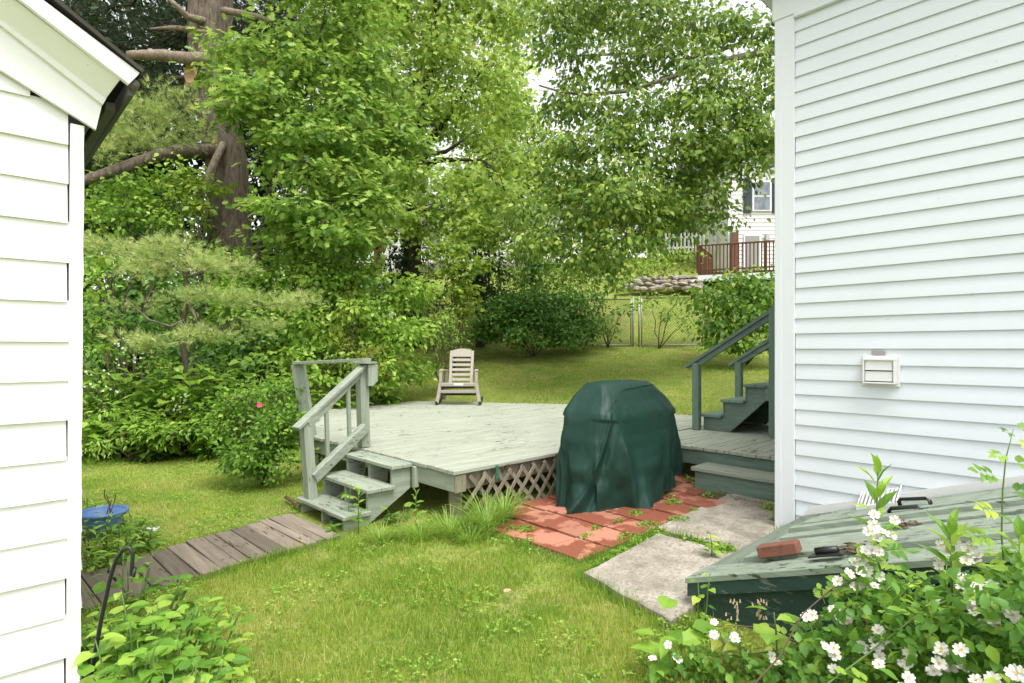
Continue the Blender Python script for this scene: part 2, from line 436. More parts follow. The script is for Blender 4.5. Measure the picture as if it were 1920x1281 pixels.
# leaf templates: y along the leaf, x across, z up
LITE = ([(0, 0, 0), (.30, .42, .07), (0, 1, -.06), (-.30, .42, .07)], [(0, 1, 2), (0, 2, 3)])
OVATE = ([(0, 0, 0), (.27, .22, .06), (.30, .45, .07), (.17, .75, .02), (0, 1, -.12), (-.17, .75, .02), (-.30, .45, .07), (-.27, .22, .06), (0, .45, 0), (0, .75, -.03)],
         [(0, 1, 2, 8), (8, 2, 3, 9), (9, 3, 4), (0, 8, 6, 7), (8, 9, 5, 6), (9, 4, 5)])
LANCE = ([(0, 0, 0), (.15, .30, .04), (.14, .62, 0), (0, 1, -.22), (-.14, .62, 0), (-.15, .30, .04), (0, .45, 0)],
         [(0, 1, 2, 6), (6, 2, 3), (0, 6, 4, 5), (6, 3, 4)])
HEART = ([(0, .02, 0), (.25, -.05, .02), (.40, .2, .07), (.34, .5, .06), (.14, .8, 0), (0, 1, -.10), (-.14, .8, 0), (-.34, .5, .06), (-.40, .2, .07), (-.25, -.05, .02), (0, .45, 0)],
         [(0, 1, 2, 3, 10), (10, 3, 4, 5), (0, 10, 7, 8, 9), (10, 5, 6, 7)])
OAK = ([(0, 0, 0), (.10, .22, 0), (.32, .22, .04), (.13, .40, 0), (.42, .52, .05), (.14, .60, 0), (.27, .80, .02), (0, 1, -.06),
        (-.27, .80, .02), (-.14, .60, 0), (-.42, .52, .05), (-.13, .40, 0), (-.32, .22, .04), (-.10, .22, 0)],
       [(0, 1, 2, 3, 4, 5, 6, 7), (0, 7, 8, 9, 10, 11, 12, 13)])
MAPLE = ([(0, 0, 0), (.38, .08, .03), (.24, .32, .02), (.50, .58, .05), (.18, .60, 0), (0, 1, -.06), (-.18, .60, 0), (-.50, .58, .05), (-.24, .32, .02), (-.38, .08, .03)],
         [(0, 1, 2, 3, 4, 5), (0, 5, 6, 7, 8, 9)])
def tuft(n, spread, seed):
    r = np.random.default_rng(seed); v = []; f = []
    for i in range(n):
        a = r.uniform(0, 6.283); t = r.uniform(.15, 1) * spread; L = r.uniform(.75, 1)
        dx, dz, dy = math.sin(t) * math.cos(a), math.sin(t) * math.sin(a), math.cos(t)
        q = len(v); w = .021
        px_, pz_ = -math.sin(a) * w, math.cos(a) * w
        v += [(px_, 0, pz_), (-px_, 0, -pz_), (dx * L, dy * L, dz * L)]; f.append((q, q + 1, q + 2))
    return v, f
TUFT = tuft(15, 1.1, 3)
BLADE = ([(-.5, 0, 0), (.5, 0, 0), (.36, .55, .10), (-.36, .55, .10), (0, 1, .38)], [(0, 1, 2, 3), (3, 2, 4)])

def sph(n):
    v = rng.normal(size=(n, 3)); return v / np.linalg.norm(v, axis=1, keepdims=True)
def foliage(name, boughs, dens, per, crad, size, tmpl, mat, parent, flat_=.5, droop=.35, updn=.55, tint=(.0, 1.0), fill=2.4, low=None):
    """leaf clusters spread through ellipsoid boughs: (centre, radii 3, weight). dens clusters per m2 of bough surface-ish"""
    Pn, Dn, Nn, Tn, Zn = [], [], [], [], []
    tips = []
    for b in boughs:
        c, r = np.array(b[0]), np.array(b[1], float); w = b[2] if len(b) > 2 else 1
        area = (r[0] * r[1] + r[0] * r[2] + r[1] * r[2]) * 4.2
        k = max(3, int(area * dens * w))
        ns = max(4, min(14, int(area * 1.6)))                       # sprays the clusters gather on, with gaps between
        su = sph(ns); sr = rng.uniform(.25, 1, ns) ** (1 / fill); pick = rng.integers(0, ns, k)
        loose = rng.uniform(0, 1, (k, 1)) < .22
        u = sph(k); rad = rng.uniform(0, 1, k) ** (1 / fill)
        cc = np.where(loose, c + u * rad[:, None] * r, c + (su * sr[:, None])[pick] * r * .9 + rng.normal(size=(k, 3)) * r * np.array([.21, .21, .19]))
        if low is not None: cc = cc[cc[:, 2] > low(cc[:, 0], cc[:, 1])]
        k = len(cc)
        if not k: continue
        tips.append((c, cc[: max(2, k // 6)]))
        ct = rng.uniform(-.18, .18, k)
        off = rng.normal(size=(k, per, 3)) * crad * np.array([1, 1, flat_])
        pp = (cc[:, None, :] + off).reshape(-1, 3)
        outd = np.repeat((cc - c) / r, per, axis=0)
        dd = off.reshape(-1, 3) / crad + .5 * outd + rng.normal(size=(k * per, 3)) * .5
        dd[:, 2] -= droop * 1.5
        nn = rng.normal(size=(k * per, 3)) * .55 + .45 * outd; nn[:, 2] += updn * 1.6
        Pn.append(pp); Dn.append(dd); Nn.append(nn); Zn.append(np.repeat(rng.uniform(.72, 1.2, k), per))
        tt = rng.beta(2.2, 2.2, k * per) * (tint[1] - tint[0]) + tint[0] + np.repeat(ct, per)
        Tn.append(tt)
    Pn, Dn, Nn, Tn, Zn = map(np.concatenate, (Pn, Dn, Nn, Tn, Zn))
    sz = size * rng.uniform(.6, 1.25, len(Pn)) * Zn
    o = np_object(name, tmpl[0], tmpl[1], Pn, Dn, Nn, sz, np.clip(Tn, 0, 1), mat, parent); o['kind'] = 'stuff'
    return o, tips
def curve(p0, p1, sag=0.0, wob=.1, n=6):
    p0, p1 = Vector(p0), Vector(p1); L = (p1 - p0).length; out = []
    for i in range(n):
        t = i / (n - 1); e = math.sin(math.pi * t)
        out.append(p0.lerp(p1, t) + Vector((R(-1, 1), R(-1, 1), R(-1, 1))) * wob * L * .3 * e + Vector((0, 0, sag * L * e)))
    return out
def branches(name, base_pts, tips, mat, parent, r0, twig=.012, limb_sides=6):
    mb = MB()
    bp = [Vector(p) for p in base_pts]
    for c, tt in tips:
        c = Vector(c); q = min(bp, key=lambda p: (p - c).length + max(0, p.z - c.z) * 1.5)
        L = (c - q).length; r = max(twig * 1.6, r0 * min(1, L / 5))
        pts = curve(q, c, .06, .18, 7)
        mb.tube(pts, [r * (1 - .75 * i / 6) for i in range(7)], limb_sides)
        for t in tt[:14]:
            s_ = pts[random.choice((3, 4, 5, 6))]
            mb.tube(curve(s_, t, .05, .15, 4), [twig, twig * .8, twig * .55, twig * .3], 4, False)
    o = mb.build(name, mat, parent, True); o['kind'] = 'stuff'; return o

# ================================================================== the ground
def make_ground():
    xs = np.concatenate([np.linspace(-60, -8, 27)[:-1], np.linspace(-8, 8, 129)[:-1], np.linspace(8, 60, 27)])
    ys = np.concatenate([np.linspace(-14, 1, 11)[:-1], np.linspace(1, 17, 129)[:-1], np.linspace(17, 120, 60)])
    XX, YY = np.meshgrid(xs, ys); Z = ground_c(XX, YY)
    wx, wy = XX * CA + YY * SA, -XX * SA + YY * CA
    V = np.stack([wx, wy, Z], -1).reshape(-1, 3); w = len(xs); h = len(ys)
    F = [(j * w + i, j * w + i + 1, (j + 1) * w + i + 1, (j + 1) * w + i) for j in range(h - 1) for i in range(w - 1)]
    me = bpy.data.meshes.new('ground'); me.from_pydata(V.tolist(), [], F); me.materials.append(M['soil_turf'])
    me.polygons.foreach_set('use_smooth', [True] * len(F)); me.update()
    tag(link('ground', me), 'grassy yard ground rising in a slope towards the back fence', None, None, 'structure')
make_ground()

# ================================================================== the white house beside the cellar door
XW, YC = 4.76, 1.86            # side wall plane, back corner
ZT = 4.086                     # underside of the frieze
def house():
    h = thing('white_house', 'white vinyl sided house with the sloping cellar door at its wall', 'house', (XW + 3, YC - 4, 0))
    MB().span((XW, YC - 9, -.3), (XW + 9, YC - .004, 5.2), .002).build('wall', 'vinyl', h)
    ex = .1187
    mb = MB(); L0, L1 = YC - 9, YC - .115
    prof = [(-.019, 0), (-.017, .02), (-.004, ex + .006), (.0, ex + .006), (.0, 0)]
    mb.prism([(x, 0, z) for x, z in prof], (0, L0, 0), (0, L1, 0)); me = mb.mesh('siding_board', 'vinyl')
    z = .03
    while z < ZT - .02:
        o = link('siding_board', me, h, (XW - .001 + R(-.0012, .0012), R(-.01, .003), z)); z += ex
    # boards of the back wall
    mb = MB(); mb.prism([(0, -x, zz) for x, zz in prof], (XW + .115, YC, 0), (XW + 9, YC, 0)); me2 = mb.mesh('siding_board', 'vinyl_far')
    z = .03
    while z < ZT - .02:
        link('siding_board', me2, h, (0, 0, z)); z += ex
    MB().span((XW - .028, YC - .118, -.02), (XW + .001, YC + .03, ZT - .001), .004).build('corner_board', 'trim_white', h)
    MB().span((XW - .03, YC - .02, -.02), (XW + .118, YC + .034, ZT - .004), .004).build('corner_board', 'trim_white', h)
    MB().span((XW - .035, YC - 9, ZT), (XW + .001, YC + .05, ZT + .26), .004).build('frieze_board', 'trim_white', h)
    MB().span((XW - .05, YC - 9, ZT + .26), (XW + .001, YC + .075, ZT + .33), .006).build('crown_moulding', 'trim_white', h)
    MB().span((XW - .045, YC - 9, ZT - .035), (XW - .004, YC - .12, ZT - .001), .004).build('trim_strip', 'trim_white', h)
    MB().span((XW - .30, YC - 9, ZT + .33), (XW + 9.3, YC + .22, ZT + .37), .004).build('soffit', 'trim_white', h)
    MB().prism([(XW - .32, 0, ZT + .37), (XW + 4.5, 0, ZT + 3.2), (XW + 9.3, 0, ZT + .37)], (0, YC - 9.2, 0), (0, YC + .25, 0)).build('roof', 'shingle', h)
    # white flashing where the cellar door meets the wall
    mb = MB(); p = lambda y: .14 + .355 * (1.66 - y)
    mb.prism([(XW - .024, 1.72, p(1.72) - .02), (XW - .024, -2, p(-2) - .02), (XW - .024, -2, p(-2) + .085), (XW - .024, 1.62, p(1.62) + .085)], (0, 0, 0), (-.02, 0, 0))
    mb.build('flashing', 'flash_white', h)
    return h
house()

def dryer_vent():
    t = thing('dryer_vent', 'small white plastic dryer vent hood on the house siding', 'vent', (XW, 1.16, 1.28))
    y0, y1, z0, z1 = 1.055, 1.255, 1.205, 1.385
    mb = MB(); x0, x1 = XW - .085, XW - .012
    mb.span((x0, y0, z1 - .016), (x1, y1, z1), .004); mb.span((x0, y0, z0), (x1, y1, z0 + .012), .004)
    mb.span((x0, y0, z0 + .0125), (x1, y0 + .012, z1 - .0165), .004); mb.span((x0, y1 - .012, z0 + .0125), (x1, y1, z1 - .0165), .004)
    mb.build('hood', 'flash_white', t)
    MB().span((XW - .0265, y0 - .018, z0 - .02), (XW - .012, y1 + .018, z1 + .018), .003).build('flange', 'flash_white', t)
    MB().span((XW - .05, y0 + .013, z0 + .013), (XW - .028, y1 - .013, z1 - .017), .002).build('throat', 'dark_gap', t)
    for k in range(2):
        zz = z0 + .018 + k * .077
        MB().bar((x0 + .012, y0 + .016, zz + .036), (x0 + .012, y1 - .016, zz + .036), .006, .070, (.1, 0, 1), .002).build('flap', 'flash_white', t)
    MB().cbox((XW - .022, 1.17, 1.425), (.004, .085, .03), Matrix.Rotation(.1, 3, 'X'), .001).build('caulk_patch', 'curtain', t)
dryer_vent()

# ================================================================== sloping cellar door
CX0, CY0 = 2.96, 1.66
SL = .355
def cz(y): return .14 + SL * (CY0 - y)
def cellar():
    t = thing('cellar_bulkhead', 'weathered green plank cellar door sloping against the white house wall', 'cellar door', (3.9, .6, 0))
    YB = -1.6
    def slab(x0, x1, y0, y1, dz0, dz1, name, mat):
        mb = MB(); c = .004
        vs = []
        for (x, y) in ((x0, y0), (x1, y0), (x1, y1), (x0, y1)): vs.append((x, y, cz(y) + dz0))
        for (x, y) in ((x0 + c, y0 + c), (x1 - c, y0 + c), (x1 - c, y1 - c), (x0 + c, y1 - c)): vs.append((x, y, cz(y) + dz1))
        for (x, y) in ((x0, y0), (x1, y0), (x1, y1), (x0, y1)): vs.append((x, y, cz(y) + dz1 - c))
        mb.add(vs, [(3, 2, 1, 0), (4, 5, 6, 7)] + [(a, (a + 1) % 4, 8 + (a + 1) % 4, 8 + a) for a in range(4)] + [(8 + a, 8 + (a + 1) % 4, 4 + (a + 1) % 4, 4 + a) for a in range(4)])
        return mb.build(name, mat, t)
    # dark side wall, end wall, base
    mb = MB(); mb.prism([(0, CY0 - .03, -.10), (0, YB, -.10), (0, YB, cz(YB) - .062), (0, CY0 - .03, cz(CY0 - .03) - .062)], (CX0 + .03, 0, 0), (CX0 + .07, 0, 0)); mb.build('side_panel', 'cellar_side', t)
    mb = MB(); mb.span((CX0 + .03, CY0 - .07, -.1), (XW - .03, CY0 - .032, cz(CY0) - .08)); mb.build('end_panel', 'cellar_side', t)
    mb = MB(); mb.span((CX0 + .06, YB, -.2), (CX0 + .2, CY0 - .1, .02)); mb.build('brick_base', 'brick_red', t)
    slab(CX0 + .02, XW - .06, YB, CY0 - .02, -.06, -.03, 'sheathing', 'dark_gap')
    # edge trim facing the lawn
    mb = MB()
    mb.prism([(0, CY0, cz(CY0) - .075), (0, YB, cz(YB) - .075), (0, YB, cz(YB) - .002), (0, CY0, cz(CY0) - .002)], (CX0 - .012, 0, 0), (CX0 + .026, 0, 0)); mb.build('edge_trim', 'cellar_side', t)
    slab(CX0 - .02, CX0 + .235, YB, CY0 + .01, -.002, .030, 'frame_board', 'cellar_top')
    slab(CX0 + .24, XW - .055, CY0 - .20, CY0 + .012, -.012, .026, 'header_board', 'cellar_header')
    xs = [(3.205, 3.44, .060), (3.456, 3.66, .046), (3.676, 3.80, .062), (3.80, 3.875, .094), (3.889, 4.06, .052), (4.076, 4.26, .072), (4.276, 4.42, .056), (4.439, 4.695, .030)]
    for i, (a, b, dz) in enumerate(xs):
        slab(a, b, YB, CY0 - .205 - R(0, .02), -.01, dz, 'door_plank' if dz < .07 else 'cover_strip', 'cellar_top')
    return t
CELLAR = cellar()
def cellar_z(x, y):
    return cz(y) + .055
def on_cellar():
    # the loop handle
    for k, (pa, pb) in enumerate((((1672, 972), (1733, 968)), ((1690, 953), (1748, 952)))):
        a, b = hit(*pa, cellar_z), hit(*pb, cellar_z)
        h = .055
        mb = MB(); up = Vector((0, SL, 1)).normalized()
        pts = [a, a + up * h * .75, a + up * h + (b - a) * .1, b + up * h - (b - a) * .1, b + up * h * .75, b]
        mb.tube(pts, .0115, 8).build('handle', 'black_metal', CELLAR, True)
    c = hit(1550, 1040, cellar_z)
    t = thing('door_latch', 'black metal latch lying beside the brick on the cellar door', 'latch', c)
    d = Vector((0, -1, SL)).normalized()
    MB().tube([c + Vector((0, .05, .02 - .05 * SL)), c + Vector((0, -.05, .02 + .05 * SL))], .019, 10).build('barrel', 'black_metal', t, True)
    MB().bar(c + Vector((-.02, .07, .004 - .07 * SL)), c + Vector((-.02, -.09, .004 + .09 * SL)), .07, .008, (0, SL, 1)).build('plate', 'black_metal', t)
    # loose brick
    c = hit(1462, 1050, cellar_z)
    m = Matrix.Rotation(math.atan(-SL), 3, 'X') @ Matrix.Rotation(math.radians(-38), 3, 'Z')
    a, b = hit(1424, 1046, cellar_z), hit(1507, 1036, cellar_z); d = (b - a).normalized()
    mid = (a + b) / 2 + Vector((0, SL, 1)).normalized() * .033
    mb = MB().bar(mid - d * .105, mid + d * .105, .095, .062, (0, SL, 1), .006)
    tag(mb.build('brick', 'brick_red'), 'loose red brick lying on the green cellar door', 'brick')
on_cellar()
def floor_vent():
    c = hit(1672, 958, cellar_z); a = hit(1640, 962, cellar_z); b = hit(1700, 952, cellar_z)
    y0, y1 = 1.05, 1.25
    t = thing('wall_vent', 'white slatted vent cover low on the wall above the cellar door', 'vent', (XW - .1, 1.15, cz(1.15)))
    zt = lambda y: cz(y) + .03 - .04
    n = Vector((0, SL, 1)).normalized()
    x0, x1 = XW - .15, XW - .05
    for i in range(9):
        y = y0 + (y1 - y0) * i / 8
        MB().bar((x0, y, zt(y) + .06), (x1, y, zt(y) + .14), .014, .006, n, .001).build('slat', 'flash_white', t)
    mb = MB(); mb.bar((x0, y0 - .01, zt(y0) + .056), (x0, y1 + .01, zt(y1) + .056), .012, .012); mb.build('rim', 'flash_white', t)
    mb = MB(); mb.bar((x1, y0 - .01, zt(y0) + .136), (x1, y1 + .01, zt(y1) + .136), .012, .012); mb.build('rim', 'flash_white', t)
    for y in (y0 - .02, y1 + .02):
        mb = MB(); mb.prism([(x0 - .006, y, zt(y) + .0), (x1 + .03, y, zt(y) + .0), (x1 + .03, y, zt(y) + .15), (x0 - .006, y, zt(y) + .065)], (0, -.004, 0), (0, .004, 0)); mb.build('side_plate', 'flash_white', t)
    mb = MB(); mb.bar((x0 - .002, y0 - .02, zt(y0) + .03), (x0 - .002, y1 + .02, zt(y1) + .03), .005, .055); mb.build('front_plate', 'flash_white', t)
floor_vent()

# ================================================================== the shed
def shed():
    XS, YS = .40, 3.30
    t = thing('garden_shed', 'white clapboard shed with open eave and gaping board ends', 'shed', (XS - 1.6, YS + 1.5, -.15))
    lean = .0085
    root = t
    MB().span((XS - 3.6, YS + .004, -.3), (XS - .012, YS + 3.2, 2.40), .002).build('wall', 'dark_gap', t)
    MB().prism([(XS - 3.6, YS + .006, 2.4), (XS - .012, YS + .006, 2.4), (XS - 1.8, YS + .006, 3.5)], (0, 0, 0), (0, 3.1, 0)).build('gable_wall', 'dark_gap', t)
    # clapboards of the gable end: each one its own slightly uneven length
    ex = .1785; z = -.30; i = 0
    while z < 3.4:
        top = 2.36
        end = XS + (z + ex / 2 - 1.0) * .006 - .0485 - random.choice((.0, .0, .001, .007, .009))
        if z + ex > 2.60:      # cut by the rake, tucked behind the frieze board
            end = min(end, .45 - (z + ex - 2.464 - .15) / .52)
        mb = MB(); q = R(-.003, .003); tl = R(-.002, .002)
        prof = [(-.022 + q, 0), (-.007 + q, ex + .01), (.004, ex + .01), (.004, 0)]
        mb.prism([(0, y, zz) for y, zz in prof], (XS - 3.6, YS, z), (end, YS, z + tl)); mb.build('clapboard', 'shed_paint', t)
        z += ex; i += 1
    z = -.3; k = 0
    while z < 2.3:
        mb = MB(); prof = [(.022, 0), (.007, ex + .01), (-.004, ex + .01), (-.004, 0)]
        mb.prism([(x, 0, zz) for x, zz in prof], (XS - .01, YS + .05, z), (XS - .01, YS + 3.2, z)); mb.build('clapboard', 'shed_paint', t); z += ex
    # corner board, leaning a little
    mb = MB(); zs = np.linspace(-.3, 2.475, 26)
    for a, b in zip(zs[:-1], zs[1:]): pass
    vs = []; fs = []
    for j, zz in enumerate(zs):
        e = R(-.0022, .0022); xo = XS + (zz - 1.0) * .006
        vs += [(xo - .05, YS - .028, zz), (xo + e, YS - .028, zz), (xo + e + .002, YS + .06, zz), (xo - .05, YS + .004, zz)]
        if j: fs += [((j - 1) * 4 + a, (j - 1) * 4 + (a + 1) % 4, j * 4 + (a + 1) % 4, j * 4 + a) for a in range(4)]
    fs += [(0, 3, 2, 1), tuple(len(vs) - 4 + a for a in range(4))]
    mb.add(vs, fs); mb.build('corner_board', 'shed_paint', t)
    # rake: frieze board on the wall, moulding, soffit, outer fascia, shingles
    def gy(px_, py, y):
        q = (px_ - 960) / FPX; D_ = y / (CA - q * SA); return P(px_, py, D_)
    def strip(pa, pb, ya, qa, qb, yb, th_, name, mat):
        """board between line pa->pb in plane ya and line qa->qb in plane yb, run on up the rake"""
        a0, a1, b0, b1 = gy(*pa, ya), gy(*pb, ya), gy(*qa, yb), gy(*qb, yb)
        a1, b1 = a0 + (a1 - a0).normalized() * 2.6, b0 + (b1 - b0).normalized() * 2.6
        mb = MB(); mb.prism([a0, a1, b1, b0], (0, 0, 0), th_); return mb.build(name, mat, t)
    yo = YS - .20
    strip((262, 137), (81, 0), yo, (242, 157), (40, 0), yo, (0, .03, 0), 'rake_fascia', 'shed_paint')
    strip((226, 148), (40, 0), yo + .031, (196, 188), (0, 42), YS - .062, (.01, 0, .018), 'rake_soffit', 'shed_paint')
    strip((200, 184), (0, 30), YS - .070, (193, 196), (0, 46), YS - .070, (0, .02, 0), 'moulding', 'shed_paint')
    strip((193, 190), (0, 42), YS - .05, (180, 243), (0, 130), YS - .05, (0, .024, 0), 'frieze_board', 'shed_paint')
    th = math.radians(32); tx, tz = -math.cos(th), math.sin(th); nx, nz = math.sin(th), math.cos(th)
    ex0, ez0 = .59, 2.717
    mb = MB(); A_ = Vector((ex0 + .012, 0, ez0 + .004)); d_ = Vector((tx, 0, tz)); n_ = Vector((nx, 0, nz))
    mb.prism([A_, A_ + d_ * 3.0, A_ + d_ * 3.0 + n_ * .016, A_ + n_ * .016], (0, YS - .215, 0), (0, YS + 3.3, 0)); mb.build('roof', 'shingle', t)
    d = Vector((1, 0, 0))
    # far roof slope
    mb = MB(); a = Vector((ex0 + tx * 3.0, 0, ez0 + tz * 3.0)); b = a + Vector((-2.6, 0, -1.62))
    mb.prism([a, b, b + Vector((0, 0, .03)), a + Vector((0, 0, .03))], (0, YS - .2, 0), (0, YS + 3.3, 0)); mb.build('roof', 'shingle', t)
    # eave along the side: fascia, gutter trough, bare soffit boards
    MB().span((ex0 - .035, YS - .16, ez0 - .10), (ex0 - .012, YS + 3.3, ez0 - .025), .003).build('eave_fascia', 'eave_wood', t)
    MB().span((ex0 - .10, YS - .02, ez0 - .14), (ex0 - .06, YS + 3.3, ez0 - .10), .003).build('eave_batten', 'eave_wood', t)
    MB().span((XS - .01, YS + .03, ez0 - .22), (XS + .035, YS + 3.3, ez0 - .10), .003).build('eave_board', 'eave_wood', t)
    MB().span((XS + .036, YS + .0, ez0 - .112), (ex0 - .105, YS + 3.3, ez0 - .095), .002).build('eave_soffit', 'sage_y', t)
    MB().tube([(ex0 - .012, YS - .18, ez0 - .045), (ex0 - .012, YS + 3.3, ez0 - .045)], .022, 8).build('gutter', 'galv_dark', t, True)
shed()

# ================================================================== deck
DZ = .40; DX0, DX1 = 3.09, 8.38; DY0 = 3.94; WX = 5.75
def deck():
    t = thing('wooden_deck', 'low octagonal wooden deck of faded sage green boards', 'deck', (5.6, 6.4, -.05))
    bw = .140; gap = .007
    def xr(y):
        x0 = DX0 + max(0, y - 6.9) * .55; x1 = DX1 - max(0, y - 7.3) * .66
        if y < DY0: x0 = WX
        return x0, x1
    y = YC + .06; n = 0
    while y < 9.75:
        w = bw - gap
        if y < DY0 < y + w: y = DY0 - .012
        a0, a1 = xr(y + .02); b0, b1 = xr(y + w)
        if y + .03 > DY0 - .02 and y < DY0: a0 = b0 = DX0
        x0 = max(a0, b0) - .025 + R(-.007, .007); x1 = min(a1, b1) + R(-.01, .01)
        if x1 - x0 < .4: break
        # long boards are two lengths butted
        cuts = [x0, x1]
        if x1 - x0 > 3.5: cuts = [x0, x0 + (x1 - x0) * random.choice((.36, .52, .66)) , x1]
        for p, q in zip(cuts[:-1], cuts[1:]):
            dz = R(-.0025, .0025)
            MB().span((p + .0015, y, DZ - .038 + dz), (q - .0015, y + w, DZ + dz), .005).build('deck_board', 'deck_paint', t)
        y += bw; n += 1
    # rim boards
    MB().span((DX0 + .0, DY0 + .03, DZ - .195), (DX0 + .038, 4.555, DZ - .042), .004).build('fascia', 'sage_y', t)
    MB().span((DX0 + .0, 5.415, DZ - .195), (DX0 + .038, 6.9, DZ - .042), .004).build('fascia', 'sage_y', t)
    MB().span((DX0 + .06, DY0 + .03, DZ - .21), (DX0 + .098, 6.9, DZ - .042), .004).build('joist', 'grey_wood', t)
    MB().span((DX0 + .001, DY0 + .0, DZ - .20), (DX0 + .12, DY0 + .029, DZ - .043), .004).build('corner_block', 'grey_wood', t)
    MB().span((DX0 + .125, DY0 + .034, DZ - .19), (WX + .1, DY0 + .072, DZ - .042), .004).build('joist', 'grey_wood', t)
    MB().span((WX + .0, YC + .04, DZ - .195), (WX + .038, DY0 + .03, DZ - .042), .004).build('fascia', 'green_y', t)
    MB().span((DX0 + .01, 4.50, DZ - .24), (DX0 + .05 - .09, 4.557, DZ - .045), .004).build('cleat', 'sage_z', t)
    for (x, y2) in ((DX0 + .06, DY0 + .09), (DX0 + .07, 6.6), (4.6, DY0 + .12), (WX + .1, DY0 + .15), (WX + .1, YC + .3), (6.0, 6), (8.2, 4.2), (8.2, 2.4), (6.9, 9.1), (8.2, 7)):
        MB().span((x, y2, -.2), (x + .09, y2 + .09, DZ - .042)).build('post', 'grey_wood', t)
    MB().prism([(DX0 + .06, 6.9, 0), (DX0 + .1, 6.9, 0), (DX0 + 1.36, 9.2, 0), (DX0 + 1.32, 9.2, 0)], (0, 0, DZ - .19), (0, 0, DZ - .042)).build('fascia', 'sage_y', t)
    # lattice: slats crossing in two layers, some sagging
    yl = DY0 - .006; zt = DZ - .07; zb = -.09
    def slat(xa, za, xb, zb_, y_, tl=0):
        MB().bar((xa, y_, za), (xb, y_ + tl, zb_), .006, .033, (0, 1, 0) if False else (0, 0, 1), .001)
    def latt(x_top, lean, y_, zlo, name='lattice_slat'):
        a = Vector((x_top, y_, zt + R(-.012, .012))); b = Vector((x_top + lean, y_ + R(-.006, .006), zlo))
        d = (b - a).normalized(); up = Vector((0, -1, 0)).cross(d)
        mb = MB().bar(a, b, .007, .040, up, .0015); mb.build(name, 'grey_wood', t)
    h = zt - zb
    x = DX0 + .16
    while x < 5.75:                                   # back layer: leaning the other way
        zlo = zb if x + h < 5.7 else zt - (5.7 - x)
        if zt - zlo > .06: latt(x, (zt - zlo) * .92, yl + .006, zlo)
        x += .158
    x = DX0 + .17
    while x < 5.9:                                    # front layer
        run = h * .86; zlo = zb + R(-.01, .05)
        xs = x
        if xs - run < DX0 + .1: zlo = zt - max(0, xs - DX0 - .1) / .86
        if xs > DX0 + .2 and zt - zlo > .08:
            latt(xs, -(zt - zlo) * .86 + R(-.02, .02), yl - .007 + R(-.004, .004), zlo)
        x += .152 + R(-.015, .018)
    for xx, z1, mat in ((3.53, .145, 'stake_green'), (4.34, .12, 'brown_rail')):
        MB().span((xx, yl - .036, DZ - z1), (xx + .028, yl - .022, DZ - .01), .003).build('lattice_clip', mat, t)
    return t
deck()

